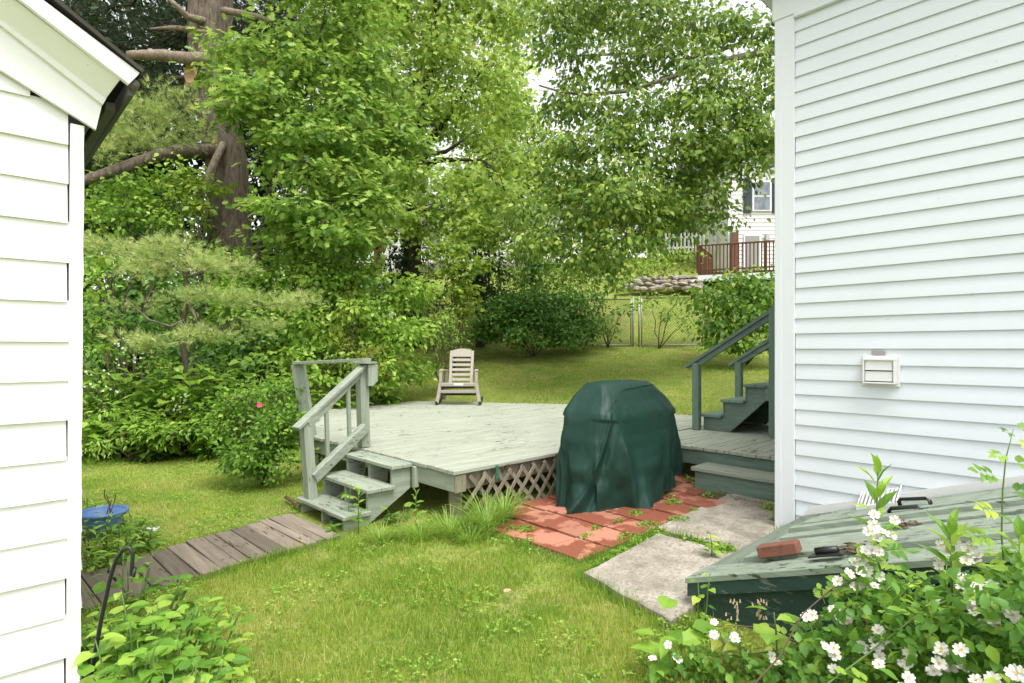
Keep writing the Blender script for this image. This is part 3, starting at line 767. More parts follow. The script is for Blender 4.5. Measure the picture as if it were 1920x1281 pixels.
def deck_stairs():
    t = thing('deck_stairs', 'sage green wooden steps with slanted handrail up to the deck', 'stairs', (2.7, 5, -.14))
    y0, y1 = 4.56, 5.47
    st = [(2.35, 2.63, .020), (2.58, 2.87, .205), (2.83, 3.058, .385)]
    for k, (xa, xb, z) in enumerate(st):
        n = 2; w = (xb - xa) / n
        for j in range(n):
            dz = R(-.003, .003)
            MB().span((xa + j * w + .0015, y0 - .02 + R(-.006, .006), z - .036 + dz), (xa + (j + 1) * w - .0015, y1 + .02 + R(-.006, .006), z + dz), .005).build('tread', 'sage_y', t)
    prof = [(2.86, .345), (2.86, .165), (2.61, .165), (2.61, -.018), (2.38, -.018), (2.38, -.17), (2.50, -.17), (3.055, .15), (3.055, .345)]
    for y in (y0 + .02, 4.98, y1 - .055):
        mb = MB(); mb.prism([(x, y, z) for x, z in prof], (0, 0, 0), (0, .036, 0)); mb.build('stringer', 'sage_x', t)
    # newel on the bottom tread, deck post, rails, balusters
    yp = 5.36
    nb = Vector((2.44, yp, -.02)); ntp = Vector((2.40, yp + .03, .745))
    MB().bar(nb + Vector((0, 0, .02)), ntp, .115, .09, (1, 0, 0), .005).build('newel_post', 'sage_z', t)
    db = Vector((3.125, 5.57, DZ + .002)); dt = Vector((3.115, 5.60, 1.275))
    MB().bar(db, dt, .11, .10, (1, 0, 0), .005).build('rail_post', 'sage_z', t)
    MB().prism([(3.13, 0, 1.285), (3.24, 0, 1.285), (3.24, 0, 1.11), (3.185, 0, 1.06), (3.13, 0, 1.06)], (0, 5.48, 0), (0, 5.525, 0)).build('gusset', 'sage_z', t)
    hs = Vector((2.28, yp - .02, .70)); he = Vector((3.16, 5.58, 1.30))
    MB().bar(hs, he, .10, .036, (0, 0, 1), .005).build('handrail', 'sage_x', t)
    MB().bar(hs + Vector((.12, .0, .03)), he + Vector((-.06, 0, -.085)), .04, .085, (0, 0, 1), .004).build('sub_rail', 'sage_x', t)
    ls, le = Vector((2.45, yp - .055, .21)), Vector((3.12, 5.51, .615))
    MB().bar(ls, le, .038, .10, (0, 0, 1), .004).build('bottom_rail', 'sage_x', t)
    MB().bar(ls + Vector((0, .035, .0)), le + Vector((0, .035, .0)), .032, .12, (0, 0, 1), .004).build('bottom_rail', 'sage_x', t)
    for f in (.28, .70):
        a = ls.lerp(le, f) + Vector((0, .05, -.02)); b = hs.lerp(he, f * .86 + .10) + Vector((0, 0, -.03)); b.x = a.x - .012; b.z = .72 + (a.x - 2.3) * .67 - .05
        MB().bar(a, b, .036, .036, (1, 0, 0), .003).build('baluster', 'sage_z', t)
    # the leaning plank at the deck edge and the level top rail
    lb = C(-2.42, 7.06, .05); off = C(-.20, 0, 0); lt = lb + Vector((off.x, off.y, 1.215))
    ax = C(.25, 1, 0).normalized()
    MB().bar(lb, lt, .165, .06, ax, .005).build('leaning_plank', 'sage_z', t)
    MB().bar(lt + Vector((off.x * .12, off.y * .12, .014)), Vector((3.15, 5.54, 1.335)), .11, .036, (0, 0, 1), .004).build('top_rail', 'sage_x', t)
    MB().bar((3.12, 5.68, 1.306), (3.15, 5.46, 1.306), .15, .022, (0, 0, 1), .003).build('post_cap', 'sage_x', t)
deck_stairs()

def porch_stairs():
    t = thing('porch_stairs', 'dark green wooden stairs with two handrails rising towards the house', 'stairs', (7.6, 3, DZ))
    xa, xb = 7.02, 8.14
    lv = [(3.46, 3.76, .61), (3.17, 3.47, .815), (YC + .05, 3.19, 1.02)]
    for (ya, yb, z) in lv[:2]:
        MB().span((xa - .05, ya, z - .036), (xb + .03, yb, z), .005).build('tread', 'green_x', t)
        MB().span((xa + .0, ya - .03, z - .0355), (xb - .02, ya - .002, z + .165), .004).build('riser', 'green_x', t)
    MB().span((xa + .045, 3.70, DZ + .004), (xb - .02, 3.722, .572), .004).build('riser', 'green_x', t)
    y = YC + .05
    while y < 3.19 - .1:
        MB().span((xa - .05, y, .984), (xb + .03, y + .136, 1.02 + R(-.002, .002)), .005).build('landing_board', 'green_x', t); y += .1405
    prof = [(3.72, DZ + .005), (3.72, .573), (3.44, .573), (3.44, .778), (3.15, .778), (3.15, .983), (2.86, .983), (2.86, .88), (3.36, DZ + .005)]
    for x in (xa + .0, xb - .05):
        MB().prism([(x, yy, zz) for yy, zz in prof], (0, 0, 0), (.04, 0, 0)).build('stringer', 'green_y', t)
    for x in (xa - .045, xb + .0):
        MB().span((x, YC + .05, .83), (x + .036, 2.9, .982), .004).build('landing_fascia', 'green_y', t)
    for x in (xa - .075, xb + .03):
        MB().span((x - .045, 3.73, DZ + .003), (x + .04, 3.82, 1.27), .005).build('rail_post', 'green_z', t)
        MB().span((x - .05, 2.74, DZ + .003), (x + .035, 2.83, 1.93), .005).build('rail_post', 'green_z', t)
        MB().bar((x - .005, 3.92, 1.215), (x - .005, 2.74, 1.945), .088, .04, (0, 0, 1), .004).build('handrail', 'green_y', t)
        MB().bar((x - .005, 3.80, 1.24), (x - .005, 2.83, 1.84), .036, .085, (0, 0, 1), .004).build('sub_rail', 'green_y', t)
        MB().bar((x - .005, 2.79, 1.955), (x - .005, YC + .05, 1.955), .088, .038, (0, 0, 1), .004).build('landing_rail', 'green_y', t)
    for x in (xb - .03,):
        MB().span((x, YC + .1, DZ + .003), (x + .09, YC + .19, .98)).build('post', 'green_z', t)
porch_stairs()

def stoop():
    t = thing('stoop_step', 'wide green box step below the deck walkway beside the house corner', 'step', (5.6, 2.4, 0))
    x0, x1, ya, yb = 5.42, 5.745, YC + .045, 2.97
    w = (x1 - x0 + .03) / 2
    for j in range(2): MB().span((x0 - .03 + j * w, ya, .212), (x0 - .03 + (j + 1) * w - .003, yb + .03, .25 + R(-.002, .002)), .005).build('tread', 'sage_y', t)
    MB().span((x0, ya, -.05), (x0 + .036, yb, .2105), .004).build('riser', 'green_y', t)
    MB().span((x0 + .037, yb - .04, -.05), (x1, yb - .002, .2105), .004).build('side_board', 'green_x', t)
stoop()

# ================================================================== paving
def paving():
    T = thing('tile_patio', 'patio of square red clay tiles under the covered grill', 'patio', (4.2, 3.1, -.03))
    p = .3445; rot = -.045
    c0 = Vector((3.12, 2.585, 0)); ux = Vector((math.cos(rot), math.sin(rot), 0)); uy = Vector((-math.sin(rot), math.cos(rot), 0))
    mb = MB(); q_ = [c0 - ux * .01 - uy * .01, c0 + ux * p * 7.2 - uy * .01, c0 + ux * p * 7.2 + uy * p * 3.9, c0 + ux * p * 1.02 + uy * p * 4.0, c0 + ux * p * 1.02 + uy * p * 3.0, c0 - ux * .01 + uy * p * 3.0]
    mb.prism([(v.x, v.y, ground(v.x, v.y)) for v in q_], (0, 0, -.05), (0, 0, .004)); mb.build('sand_bed', 'dirt_litter', T)
    me = MB().cbox((0, 0, 0), (p - .018, p - .018, .04), None, .003).mesh('tile', 'terracotta')
    for i in range(8):
        for j in range(4):
            if (i == 0 and j == 3): continue
            c = c0 + ux * p * (i + .5) + uy * p * (j + .5)
            if c.x > 5.3 and c.y < 3.0: continue
            if i in (3, 4, 5, 6) and j == 0 and c.y < 2.5: continue
            o = link('tile', me, T, (c.x, c.y, ground(c.x, c.y) + .000 + R(-.003, .003)), (R(-.012, .012), R(-.012, .012), rot + R(-.006, .006)))
    def slab(poly, z, name, label):
        mb = MB(); n = len(poly); pts = []
        c = Vector((sum(q[0] for q in poly) / n, sum(q[1] for q in poly) / n, 0))
        # roughened outline
        out = []
        for k in range(n):
            a, b = Vector((*poly[k], 0)), Vector((*poly[(k + 1) % n], 0))
            for s in range(8):
                q = a.lerp(b, s / 8); out.append(q + Vector((R(-.008, .008), R(-.008, .008), 0)))
        m = len(out); vs = [(q.x, q.y, z - .09) for q in out] + [(q.x, q.y, z - .008) for q in out] + [tuple((q + (c - q).normalized() * .012) + Vector((0, 0, z))) for q in out]
        fs = [tuple(range(2 * m, 3 * m))] + [(a, (a + 1) % m, m + (a + 1) % m, m + a) for a in range(m)] + [(m + a, m + (a + 1) % m, 2 * m + (a + 1) % m, 2 * m + a) for a in range(m)]
        mb.add(vs, fs); o = mb.build(name, 'concrete_old'); tag(o, label, 'paving slab', 'concrete slabs by the cellar door'); return o
    slab([(2.90, 2.36), (2.72, 1.62), (3.95, 1.70), (3.93, 2.47)], .018, 'concrete_slab', 'rough pale concrete slab between the lawn and the cellar door')
    slab([(4.02, 2.54), (4.0, 1.72), (5.30, 1.92), (5.42, 2.64)], .022, 'concrete_slab', 'brownish concrete slab between the red tiles and the house corner')
    mb = MB(); pts = [(5.36, 2.60), (5.28, 1.95), (5.38, 1.93), (5.41, 2.55)]
    mb.prism([(x, y, 0) for x, y in pts], (0, 0, -.03), (0, 0, .05)); tag(mb.build('kerb_stone', 'concrete_old'), 'narrow broken strip of concrete at the foot of the green step', 'kerb stone')
paving()
def boardwalk():
    t = thing('boardwalk', 'low boardwalk of bare brown planks leading to the deck steps', 'boardwalk', (1.3, 4.6, -.14))
    x = 2.27; i = 0
    while x > -.35:
        w = random.choice((.135, .14, .145, .09, .14)); xc = x - w / 2
        near = 4.47 - (2.27 - xc) * .125 + R(-.02, .02); far = 5.40 - (2.27 - xc) * .27 + R(-.02, .02)
        z = -.115 + R(-.004, .004) - (.012 if xc < .8 else 0)
        m = Matrix.Rotation(R(-.02, .02) + .03, 3, 'Z')
        MB().cbox((xc, (near + far) / 2, z), (w - .007, far - near, .04), m, .004).build('plank', 'plank_wood', t); x -= w; i += 1
    for f in (.15, .75):
        MB().bar((2.24, 4.6 + f * .8, -.165), (-.3, 4.3 + f * .62, -.165), .06, .06).build('bearer', 'plank_wood', t)
boardwalk()

# ================================================================== covered grill
def wnoise(x, y, seed=3):
    r = np.random.default_rng(seed).uniform(-1, 1, (64, 64)); i, j = int(math.floor(x)), int(math.floor(y)); fx, fy = x - i, y - j
    fx = fx * fx * (3 - 2 * fx); fy = fy * fy * (3 - 2 * fy); g = lambda a, b: r[a % 64, b % 64]
    return (g(i, j) * (1 - fx) + g(i + 1, j) * fx) * (1 - fy) + (g(i, j + 1) * (1 - fx) + g(i + 1, j + 1) * fx) * fy
def grill():
    cx, cyy, gz = 4.775, 3.41, -.03
    t = thing('covered_grill', 'gas grill under a dark green fabric cover on the red tiles', 'grill', (cx, cyy, gz))
    NT, NZ = 240, 84
    #        u    z     half x  half y  shift y
    prof = [(0, 1.172, .0, .0, .04), (.03, 1.169, .20, .07, .04), (.09, 1.155, .395, .14, .038), (.125, 1.118, .44, .175, .03), (.20, 1.03, .54, .235, .012), (.26, .955, .60, .275, .0), (.30, .90, .635, .30, .0), (.34, .84, .650, .308, 0), (.5, .64, .685, .33, 0), (.7, .40, .70, .345, 0), (.86, .18, .695, .348, 0), (1.0, 0.0, .67, .350, 0)]
    A = np.array(prof)
    g = np.random.default_rng(12)
    folds = [(g.uniform(0, 6.283), g.uniform(.09, .17), g.uniform(.018, .042), g.uniform(-.35, .35), g.uniform(0, .3)) for _ in range(13)] + [(g.uniform(0, 6.283), g.uniform(.025, .05), g.uniform(.012, .026), g.uniform(-.3, .3), g.uniform(.1, .6)) for _ in range(16)]
    folds += [(-2.0, .055, .040, .10, .10), (-1.68, .06, .034, -.12, .28), (-1.42, .05, .044, .08, .18), (-1.05, .06, .038, -.10, .05), (-.72, .05, .036, .12, .22), (-2.75, .06, .034, .10, .2), (2.95, .06, .034, -.08, .12)]
    tab = np.random.default_rng(3).uniform(-1, 1, (64, 64))
    def vn(x, y):
        i, j = np.floor(x).astype(int), np.floor(y).astype(int); fx, fy = x - i, y - j; fx = fx * fx * (3 - 2 * fx); fy = fy * fy * (3 - 2 * fy)
        G = lambda a, b: tab[a % 64, b % 64]
        return (G(i, j) * (1 - fx) + G(i + 1, j) * fx) * (1 - fy) + (G(i, j + 1) * (1 - fx) + G(i + 1, j + 1) * fx) * fy
    u = np.repeat(np.linspace(0, 1, NZ + 1), NT); th = np.tile(np.arange(NT) * 2 * math.pi / NT, NZ + 1)
    z, ax, ay, sy = (np.interp(u, A[:, 0], A[:, k]) for k in (1, 2, 3, 4))
    p = np.where(u < .34, 4.6 + 1.0 * np.clip((u - .1) / .2, 0, 1), np.maximum(2.9, 5.4 - 3.2 * u))
    c, sn = np.cos(th), np.sin(th)
    a_ = np.sign(c) * np.abs(c) ** (2 / p); b_ = np.sign(sn) * np.abs(sn) ** (2 / p)
    x, y = a_ * ax, b_ * ay + sy
    wrap = lambda d: (d + math.pi) % (2 * math.pi) - math.pi
    dn = np.zeros_like(u); low = np.clip((u - .29) / .71, 0, 1)
    for (t0, w, am, sh, st) in folds:
        l2 = np.clip((u - .29 - st) / (1 - .29 - st), 0, 1); d = wrap(th - t0 - sh * l2)
        dn += 1.45 * am * l2 ** .7 * np.exp(-np.abs(d / w) ** 1.6)
    thc = math.atan2(-1, -1)
    d = wrap(th - (thc + .05 - .80 * low ** 1.2))          # the long fold from the near corner down to the left hem
    dn += np.where(low > 0, .070 * low ** .45 * np.exp(-np.abs(d / .05) ** 1.5) - .040 * low ** .6 * np.exp(-((d - .15) / .09) ** 2), 0)
    d = wrap(th - (thc - .74)); dn += .11 * np.clip(low - .72, 0, 1) / .28 * np.exp(-(d / .18) ** 2)
    q = th * 2.2
    dn += low * (.034 * vn(q * 1.1 + 9, u * 3.1) + .020 * vn(q * 2.6, u * 7 + 3)) + low * .010 * vn(q * 5.5 + 2, u * 11) + .006 * np.clip(u * 6, 0, 1) * vn(q * 3.1 + 4, u * 14)
    hood = np.clip(u / .3, 0, 1) * (u < .32)
    zz = z - (.05 * smooth(.0, .55, -y) + .045 * smooth(.30, .62, x)) * np.where(u < .3, hood, 1 - low) + .012 * vn(x * 6 + 3, y * 9) * np.clip(u * 8, 0, 1)
    hem = .012 + .15 * smooth(-.15, .60, x) + .014 * np.sin(th * 7) + .05 * smooth(.1, .4, y)
    zz = np.where(u > .28, hem + zz * (1 - hem / .95), zz)
    # sagging dips between the raised hood and the shoulders
    dn -= .030 * np.exp(-((u - .22) / .06) ** 2) * (.5 + .5 * np.sin(th * 4 + 1))
    x = x + c * dn; y = y + sn * dn
    vs = np.stack([cx + x, cyy + y, gz + zz], 1).tolist()
    fs = [(j * NT + (i + 1) % NT + NT, j * NT + (i + 1) % NT, j * NT + i, j * NT + i + NT)[::-1][::-1] for j in range(NZ) for i in range(NT)]
    mb = MB(); mb.add(vs, fs); cov = mb.build('cover', 'cover_fabric', t, True)
    hemp = [Vector(v) + Vector((0, 0, .004)) for v in vs[NZ * NT:]]; hemp.append(hemp[0])
    MB().tube(hemp[::2], .007, 5, False).build('hem', 'resin_dark', cov, True)
    seam = []
    for k in range(int(NT * .64), int(NT * .86)):
        f = (k / NT - .64) / .22; row = int(NZ * (.27 - .13 * math.sin(min(1, f * 1.6) * math.pi / 2))); seam.append(Vector(vs[row * NT + k]) + Vector((0, -.002, .004)))
    MB().tube(seam[::3], .0032, 5, False).build('seam', 'cover_fabric', cov, True)
    for k in (-.40, .40):
        MB().tube([(cx + k, cyy - .16, gz + .075), (cx + k + .035, cyy - .16, gz + .075)], .075, 16).build('wheel', 'resin_dark', t, True)
        MB().tube([(cx + k, cyy + .18, gz + .02), (cx + k, cyy + .18, gz + .5)], .02, 8).build('leg', 'galv_dark', t, True)
    MB().span((cx - .5, cyy - .2, gz + .2), (cx + .5, cyy + .2, gz + .8)).build('body', 'black_metal', t)
grill()

# ================================================================== rocking chair on the deck
def chair():
    b = W(862, 757, DZ); RZ = -YAW
    t = thing('patio_chair', 'beige slatted plastic patio chair at the back of the deck', 'chair', (b.x, b.y, DZ), None, RZ)
    m = Matrix.Translation((b.x, b.y, DZ)) @ Matrix.Rotation(RZ, 4, 'Z')
    L = lambda x, y, z: m @ Vector((x, y, z))
    upv = (m.to_3x3() @ Vector((0, -1, .0)))
    fw = m.to_3x3() @ Vector((0, -.95, .35)).normalized()
    def bk(x, s): return L(x, .22 + .30 * s, .40 + .62 * s)      # up the reclined back
    for sx in (-1, 1):
        MB().bar(bk(sx * .205, -.05), bk(sx * .215, 1.0), .06, .035, fw, .012).build('back_post', 'resin', t)
        pts = [L(sx * .33, -.30, .645), L(sx * .335, -.1, .655), L(sx * .325, .2, .64), L(sx * .28, .36, .62)]
        for a_, b_ in zip(pts[:-1], pts[1:]): pass
        mb = MB()
        for a_, b_ in zip(pts[:-1], pts[1:]): mb.bar(a_, b_, .07, .03, (0, 0, 1), .01)
        mb.build('armrest', 'resin', t)
        mb = MB()
        leg = [L(sx * .335, -.27, .635), L(sx * .338, -.28, .42), L(sx * .365, -.31, .22), L(sx * .40, -.34, .035)]
        for a_, b_, w in zip(leg[:-1], leg[1:], (.06, .062, .066)): mb.bar(a_, b_, w, .045, upv, .012)
        mb.build('leg', 'resin', t)
        mb = MB(); leg = [L(sx * .29, .30, .60), L(sx * .31, .36, .35), L(sx * .36, .44, .04)]
        for a_, b_ in zip(leg[:-1], leg[1:]): mb.bar(a_, b_, .055, .045, upv, .012)
        mb.build('leg', 'resin', t)
        MB().bar(L(sx * .335, -.28, .40), L(sx * .30, .30, .36), .035, .05, (0, 0, 1), .01).build('side_rail', 'resin', t)
        pts = [L(sx * .405, y, .028 + .12 * (y / .5) ** 2 * .35) for y in np.linspace(-.40, .52, 9)]
        MB().tube(pts, .026, 8).build('rocker', 'resin_dark', t, True)
    zs = [0, .155, .31, .465, .62, .775]
    for i, s in enumerate((.08, .235, .39, .545, .70)):
        mb = MB(); mb.bar(bk(-.18, s), bk(.18, s), .022, .060, m.to_3x3() @ Vector((0, .43, .9)), .008); mb.build('back_slat', 'resin', t)
    mb = MB(); pts = []
    n = 12
    fr = []; 
    for i in range(n + 1):
        x = -.235 + .47 * i / n; s1 = .98 + .09 * math.cos(math.pi * x / .50) ** 1
        fr.append((x, s1))
    poly = [bk(x, s1) for x, s1 in fr] + [bk(.18, .81), bk(-.18, .81)]
    off = m.to_3x3() @ Vector((0, .028, -.012)); mb.prism(poly, (0, 0, 0), off); mb.build('top_rail', 'resin', t)
    for i in range(5):
        y = -.24 + i * .115
        MB().bar(L(-.31, y, .405 - i * .009), L(.31, y, .405 - i * .009), .095, .022, (0, 0, 1), .006).build('seat_slat', 'resin', t)
    MB().bar(L(-.33, -.315, .385), L(.33, -.315, .385), .03, .065, (0, 0, 1), .01).build('seat_apron', 'resin', t)
    MB().bar(L(-.345, -.30, .255), L(.345, -.30, .255), .03, .058, (0, 0, 1), .01).build('front_stretcher', 'resin', t)
    MB().bar(L(-.29, -.20, .335), L(.29, -.20, .335), .12, .05, (0, 0, 1), .01).build('seat_tray', 'resin_dark', t)
    MB().bar(L(-.36, .40, .15), L(.36, .40, .15), .035, .04, (0, 0, 1), .006).build('rear_stretcher', 'resin_dark', t)
    MB().bar(L(-.08, -.333, .392), L(.095, -.333, .392), .004, .038, (0, 0, 1), .001).build('sticker', 'label_white', t)
chair()

# ================================================================== small things on the lawn
def hook():
    base = C(-1.80, 2.38, 0); base.z = ground(base.x, base.y) - .1
    D = 2.38
    pts = [base, P(168, 1281, D), P(190, 1160, D), P(206, 1085, D), P(217, 1050, D), P(231, 1030, D), P(243, 1027, D), P(249, 1040, D), P(247, 1065, D), P(246, 1078, D), P(250, 1081, D), P(253, 1066, D)]
    mb = MB(); r = [.0085] * 7 + [.0078] * 2 + [.007] * 3
    o = mb.tube(pts, r, 10).build('shepherd_hook', 'black_metal', None, True)
    tag(o, 'black metal shepherd hook standing among weeds beside the shed', 'plant hook')
hook()
def tub():
    D = 4.95; c = P(193, 1000, D); z0 = ground(c.x, c.y); c.z = z0
    t = thing('blue_tub', 'round blue plastic tub among plants beside the shed', 'tub', c)
    def lathe(pr, k=28):
        mb = MB(); vs = []; fs = []
        for (r, z) in pr:
            for j in range(k): vs.append((c.x + r * math.cos(6.2832 * j / k), c.y + r * math.sin(6.2832 * j / k), z0 + z))
        for i in range(len(pr) - 1):
            for j in range(k): fs.append((i * k + j, i * k + (j + 1) % k, (i + 1) * k + (j + 1) % k, (i + 1) * k + j))
        return mb.add(vs, fs)
    H = CZ - (957 - HOR) / FPX * D - z0
    lathe([(.001, -.0), (.125, .0), (.172, H - .03), (.172, H - .02), (.160, H - .02), (.14, H - .12), (.001, H - .12)]).build('bucket', 'blue_plastic', t, True)
    lathe([(.173, H - .03), (.187, H - .03), (.187, H), (.173, H), (.1725, H - .03)]).build('rim', 'blue_plastic', t, True)
    lathe([(.001, H - .10), (.145, H - .105)]).build('soil', 'dirt_litter', t)
    mb = MB()
    for k in range(4):
        a = R(0, 6.28); p0 = Vector((c.x + .1 * math.cos(a), c.y + .1 * math.sin(a), z0 + H - .11)); mb.tube(curve(p0, p0 + Vector((R(-.08, .08), R(-.08, .08), R(.18, .28))), 0, .2, 5), .004, 5)
    mb.build('dead_stalks', 'stem_brown', t)['kind'] = 'stuff'
tub()
def bag():
    c = W(283, 992, -.10); mb = MB(); vs = []; fs = []
    n, k = 10, 16
    for i in range(n + 1):
        ph = math.pi * i / n
        for j in range(k):
            th = 2 * math.pi * j / k; r = math.sin(ph) * (1 + .15 * math.sin(3 * th + i) + R(-.08, .08))
            vs.append((c.x + .075 * r * math.cos(th) + .0, c.y - .045 * r * math.sin(th), ground(c.x, c.y) + .02 + .03 * math.cos(ph) + R(-.006, .006)))
    for i in range(n):
        for j in range(k): fs.append((i * k + j, i * k + (j + 1) % k, (i + 1) * k + (j + 1) % k, (i + 1) * k + j))
    tag(mb.add(vs, fs).build('crumpled_bag', 'bag_white', None), 'small crumpled white bag on the grass beside the blue tub', 'bag')
bag()

# ================================================================== beyond the yard: fence, stone wall, houses on the slope
def cfbox(mb, X0, Y0, Z0, X1, Y1, Z1, ch=.003):          # box squared to the view direction
    return mb.cbox(C((X0 + X1) / 2, (Y0 + Y1) / 2, (Z0 + Z1) / 2), (abs(X1 - X0), abs(Y1 - Y0), abs(Z1 - Z0)), Matrix.Rotation(-YAW, 3, 'Z'), ch)
FY = 16.5
def gpx(px_, D): X = (px_ - 960) / FPX * D; return C(X, D, float(ground_c(X, D)))
def fence():
    def link_run(name, label, pa, pb, hgt, frame, group=None, mat='galv'):
        a, b = gpx(pa, FY), gpx(pb, FY)
        t = thing(name, label, 'gate' if frame else 'fence', (a + b) / 2, group)
        up = Vector((0, 0, hgt)); lo = Vector((0, 0, .05))
        r = .024
        if frame:
            for p in (a, b): MB().tube([p + lo, p + up], r * .85, 8).build('upright', mat, t, True)
            MB().tube([a + up, b + up], r * .8, 8).build('top_rail', 'galv_dark', t, True); MB().tube([a + lo, b + lo], r * .8, 8).build('bottom_rail', mat, t, True)
        else:
            n = max(1, int((b - a).length / 2.4))
            for k in range(n + 1):
                p = a.lerp(b, k / n); p.z = ground(p.x, p.y); MB().tube([p - Vector((0, 0, .2)), p + up + Vector((0, 0, .05))], r, 8).build('post', mat, t, True)
            MB().tube([a + up, b + up], r * .7, 8).build('top_rail', 'galv_dark', t, True)
        # woven wire
        L = (b - a).length; d = (b - a) / L; h = hgt - .06; mb = MB(); s = -h; w = .0038
        while s < L:
            for sg in (1, -1):
                u0, u1 = max(s, 0), min(s + h, L)
                if u1 - u0 > .02:
                    z0, z1 = (u0 - s, u1 - s) if sg > 0 else (h - (u0 - s), h - (u1 - s))
                    mb.tube([a + d * u0 + Vector((0, 0, .05 + z0)), a + d * u1 + Vector((0, 0, .05 + z1))], w, 3, False)
            s += .075
        o = mb.build('wire_mesh', 'galv_dark', t); o['kind'] = 'stuff'
        return t
    link_run('chain_link_fence', 'rusty chain link fence behind the dark green hedge bush', 800, 1075, 1.36, False, None, 'galv_dark')
    link_run('chain_link_gate', 'chain link gate leaf beside the round hedge bush', 1079, 1183, 1.36, True, 'yard gate leaves')
    link_run('chain_link_gate', 'wide chain link gate leaf left of the large leafy bush', 1203, 1318, 1.40, True, 'yard gate leaves')
    link_run('chain_link_fence', 'chain link fence run hidden behind the large leafy bush', 1322, 1470, 1.36, False, None, 'galv_dark')
    for i, px_ in enumerate((1187, 1198)):
        p = gpx(px_, FY); MB().tube([p - Vector((0, 0, .2)), p + Vector((0, 0, 1.42))], .026, 8)
        o = MB().tube([p - Vector((0, 0, .2)), p + Vector((0, 0, 1.44))], .026, 8).build('gate_post', 'galv', None, True)
        tag(o, ('pale steel gate post beside the hinged leaf near the round bush', 'pale steel gate post carrying the wide gate leaf')[i], 'gate post', 'steel gate posts')
fence()

def stone_wall():
    D = 20.6
    t = thing('stone_wall', 'low dry wall of piled field stones on the slope', 'stone wall', P(1240, 540, D))
    def rock(c, r):
        n, k = 5, 8; vs = []; fs = []; a0 = R(0, 6)
        for i in range(n + 1):
            ph = math.pi * i / n
            for j in range(k):
                th = 2 * math.pi * j / k + a0; f = R(.82, 1.12)
                q = C(r[0] * math.sin(ph) * math.cos(th) * f, r[1] * math.sin(ph) * math.sin(th) * f, 0); vs.append((c.x + q.x, c.y + q.y, c.z + r[2] * math.cos(ph) * R(.85, 1.05)))
        for i in range(n):
            for j in range(k): fs.append((i * k + j, i * k + (j + 1) % k, (i + 1) * k + (j + 1) % k, (i + 1) * k + j))
        MB().add(vs, fs).build('stone', 'field_stone', t)
    for row in range(4):
        x = 1165 + row * 12
        while x < 1318 - row * 4:
            w = R(.09, .26); c = P(x + 4, 541 - row * 6.6 + R(-2.5, 2.5), D + row * .1 + R(-.06, .06)); rock(c, (w, .2, R(.07, .13))); x += w * 2 * FPX / D * R(.72, .9)
stone_wall()

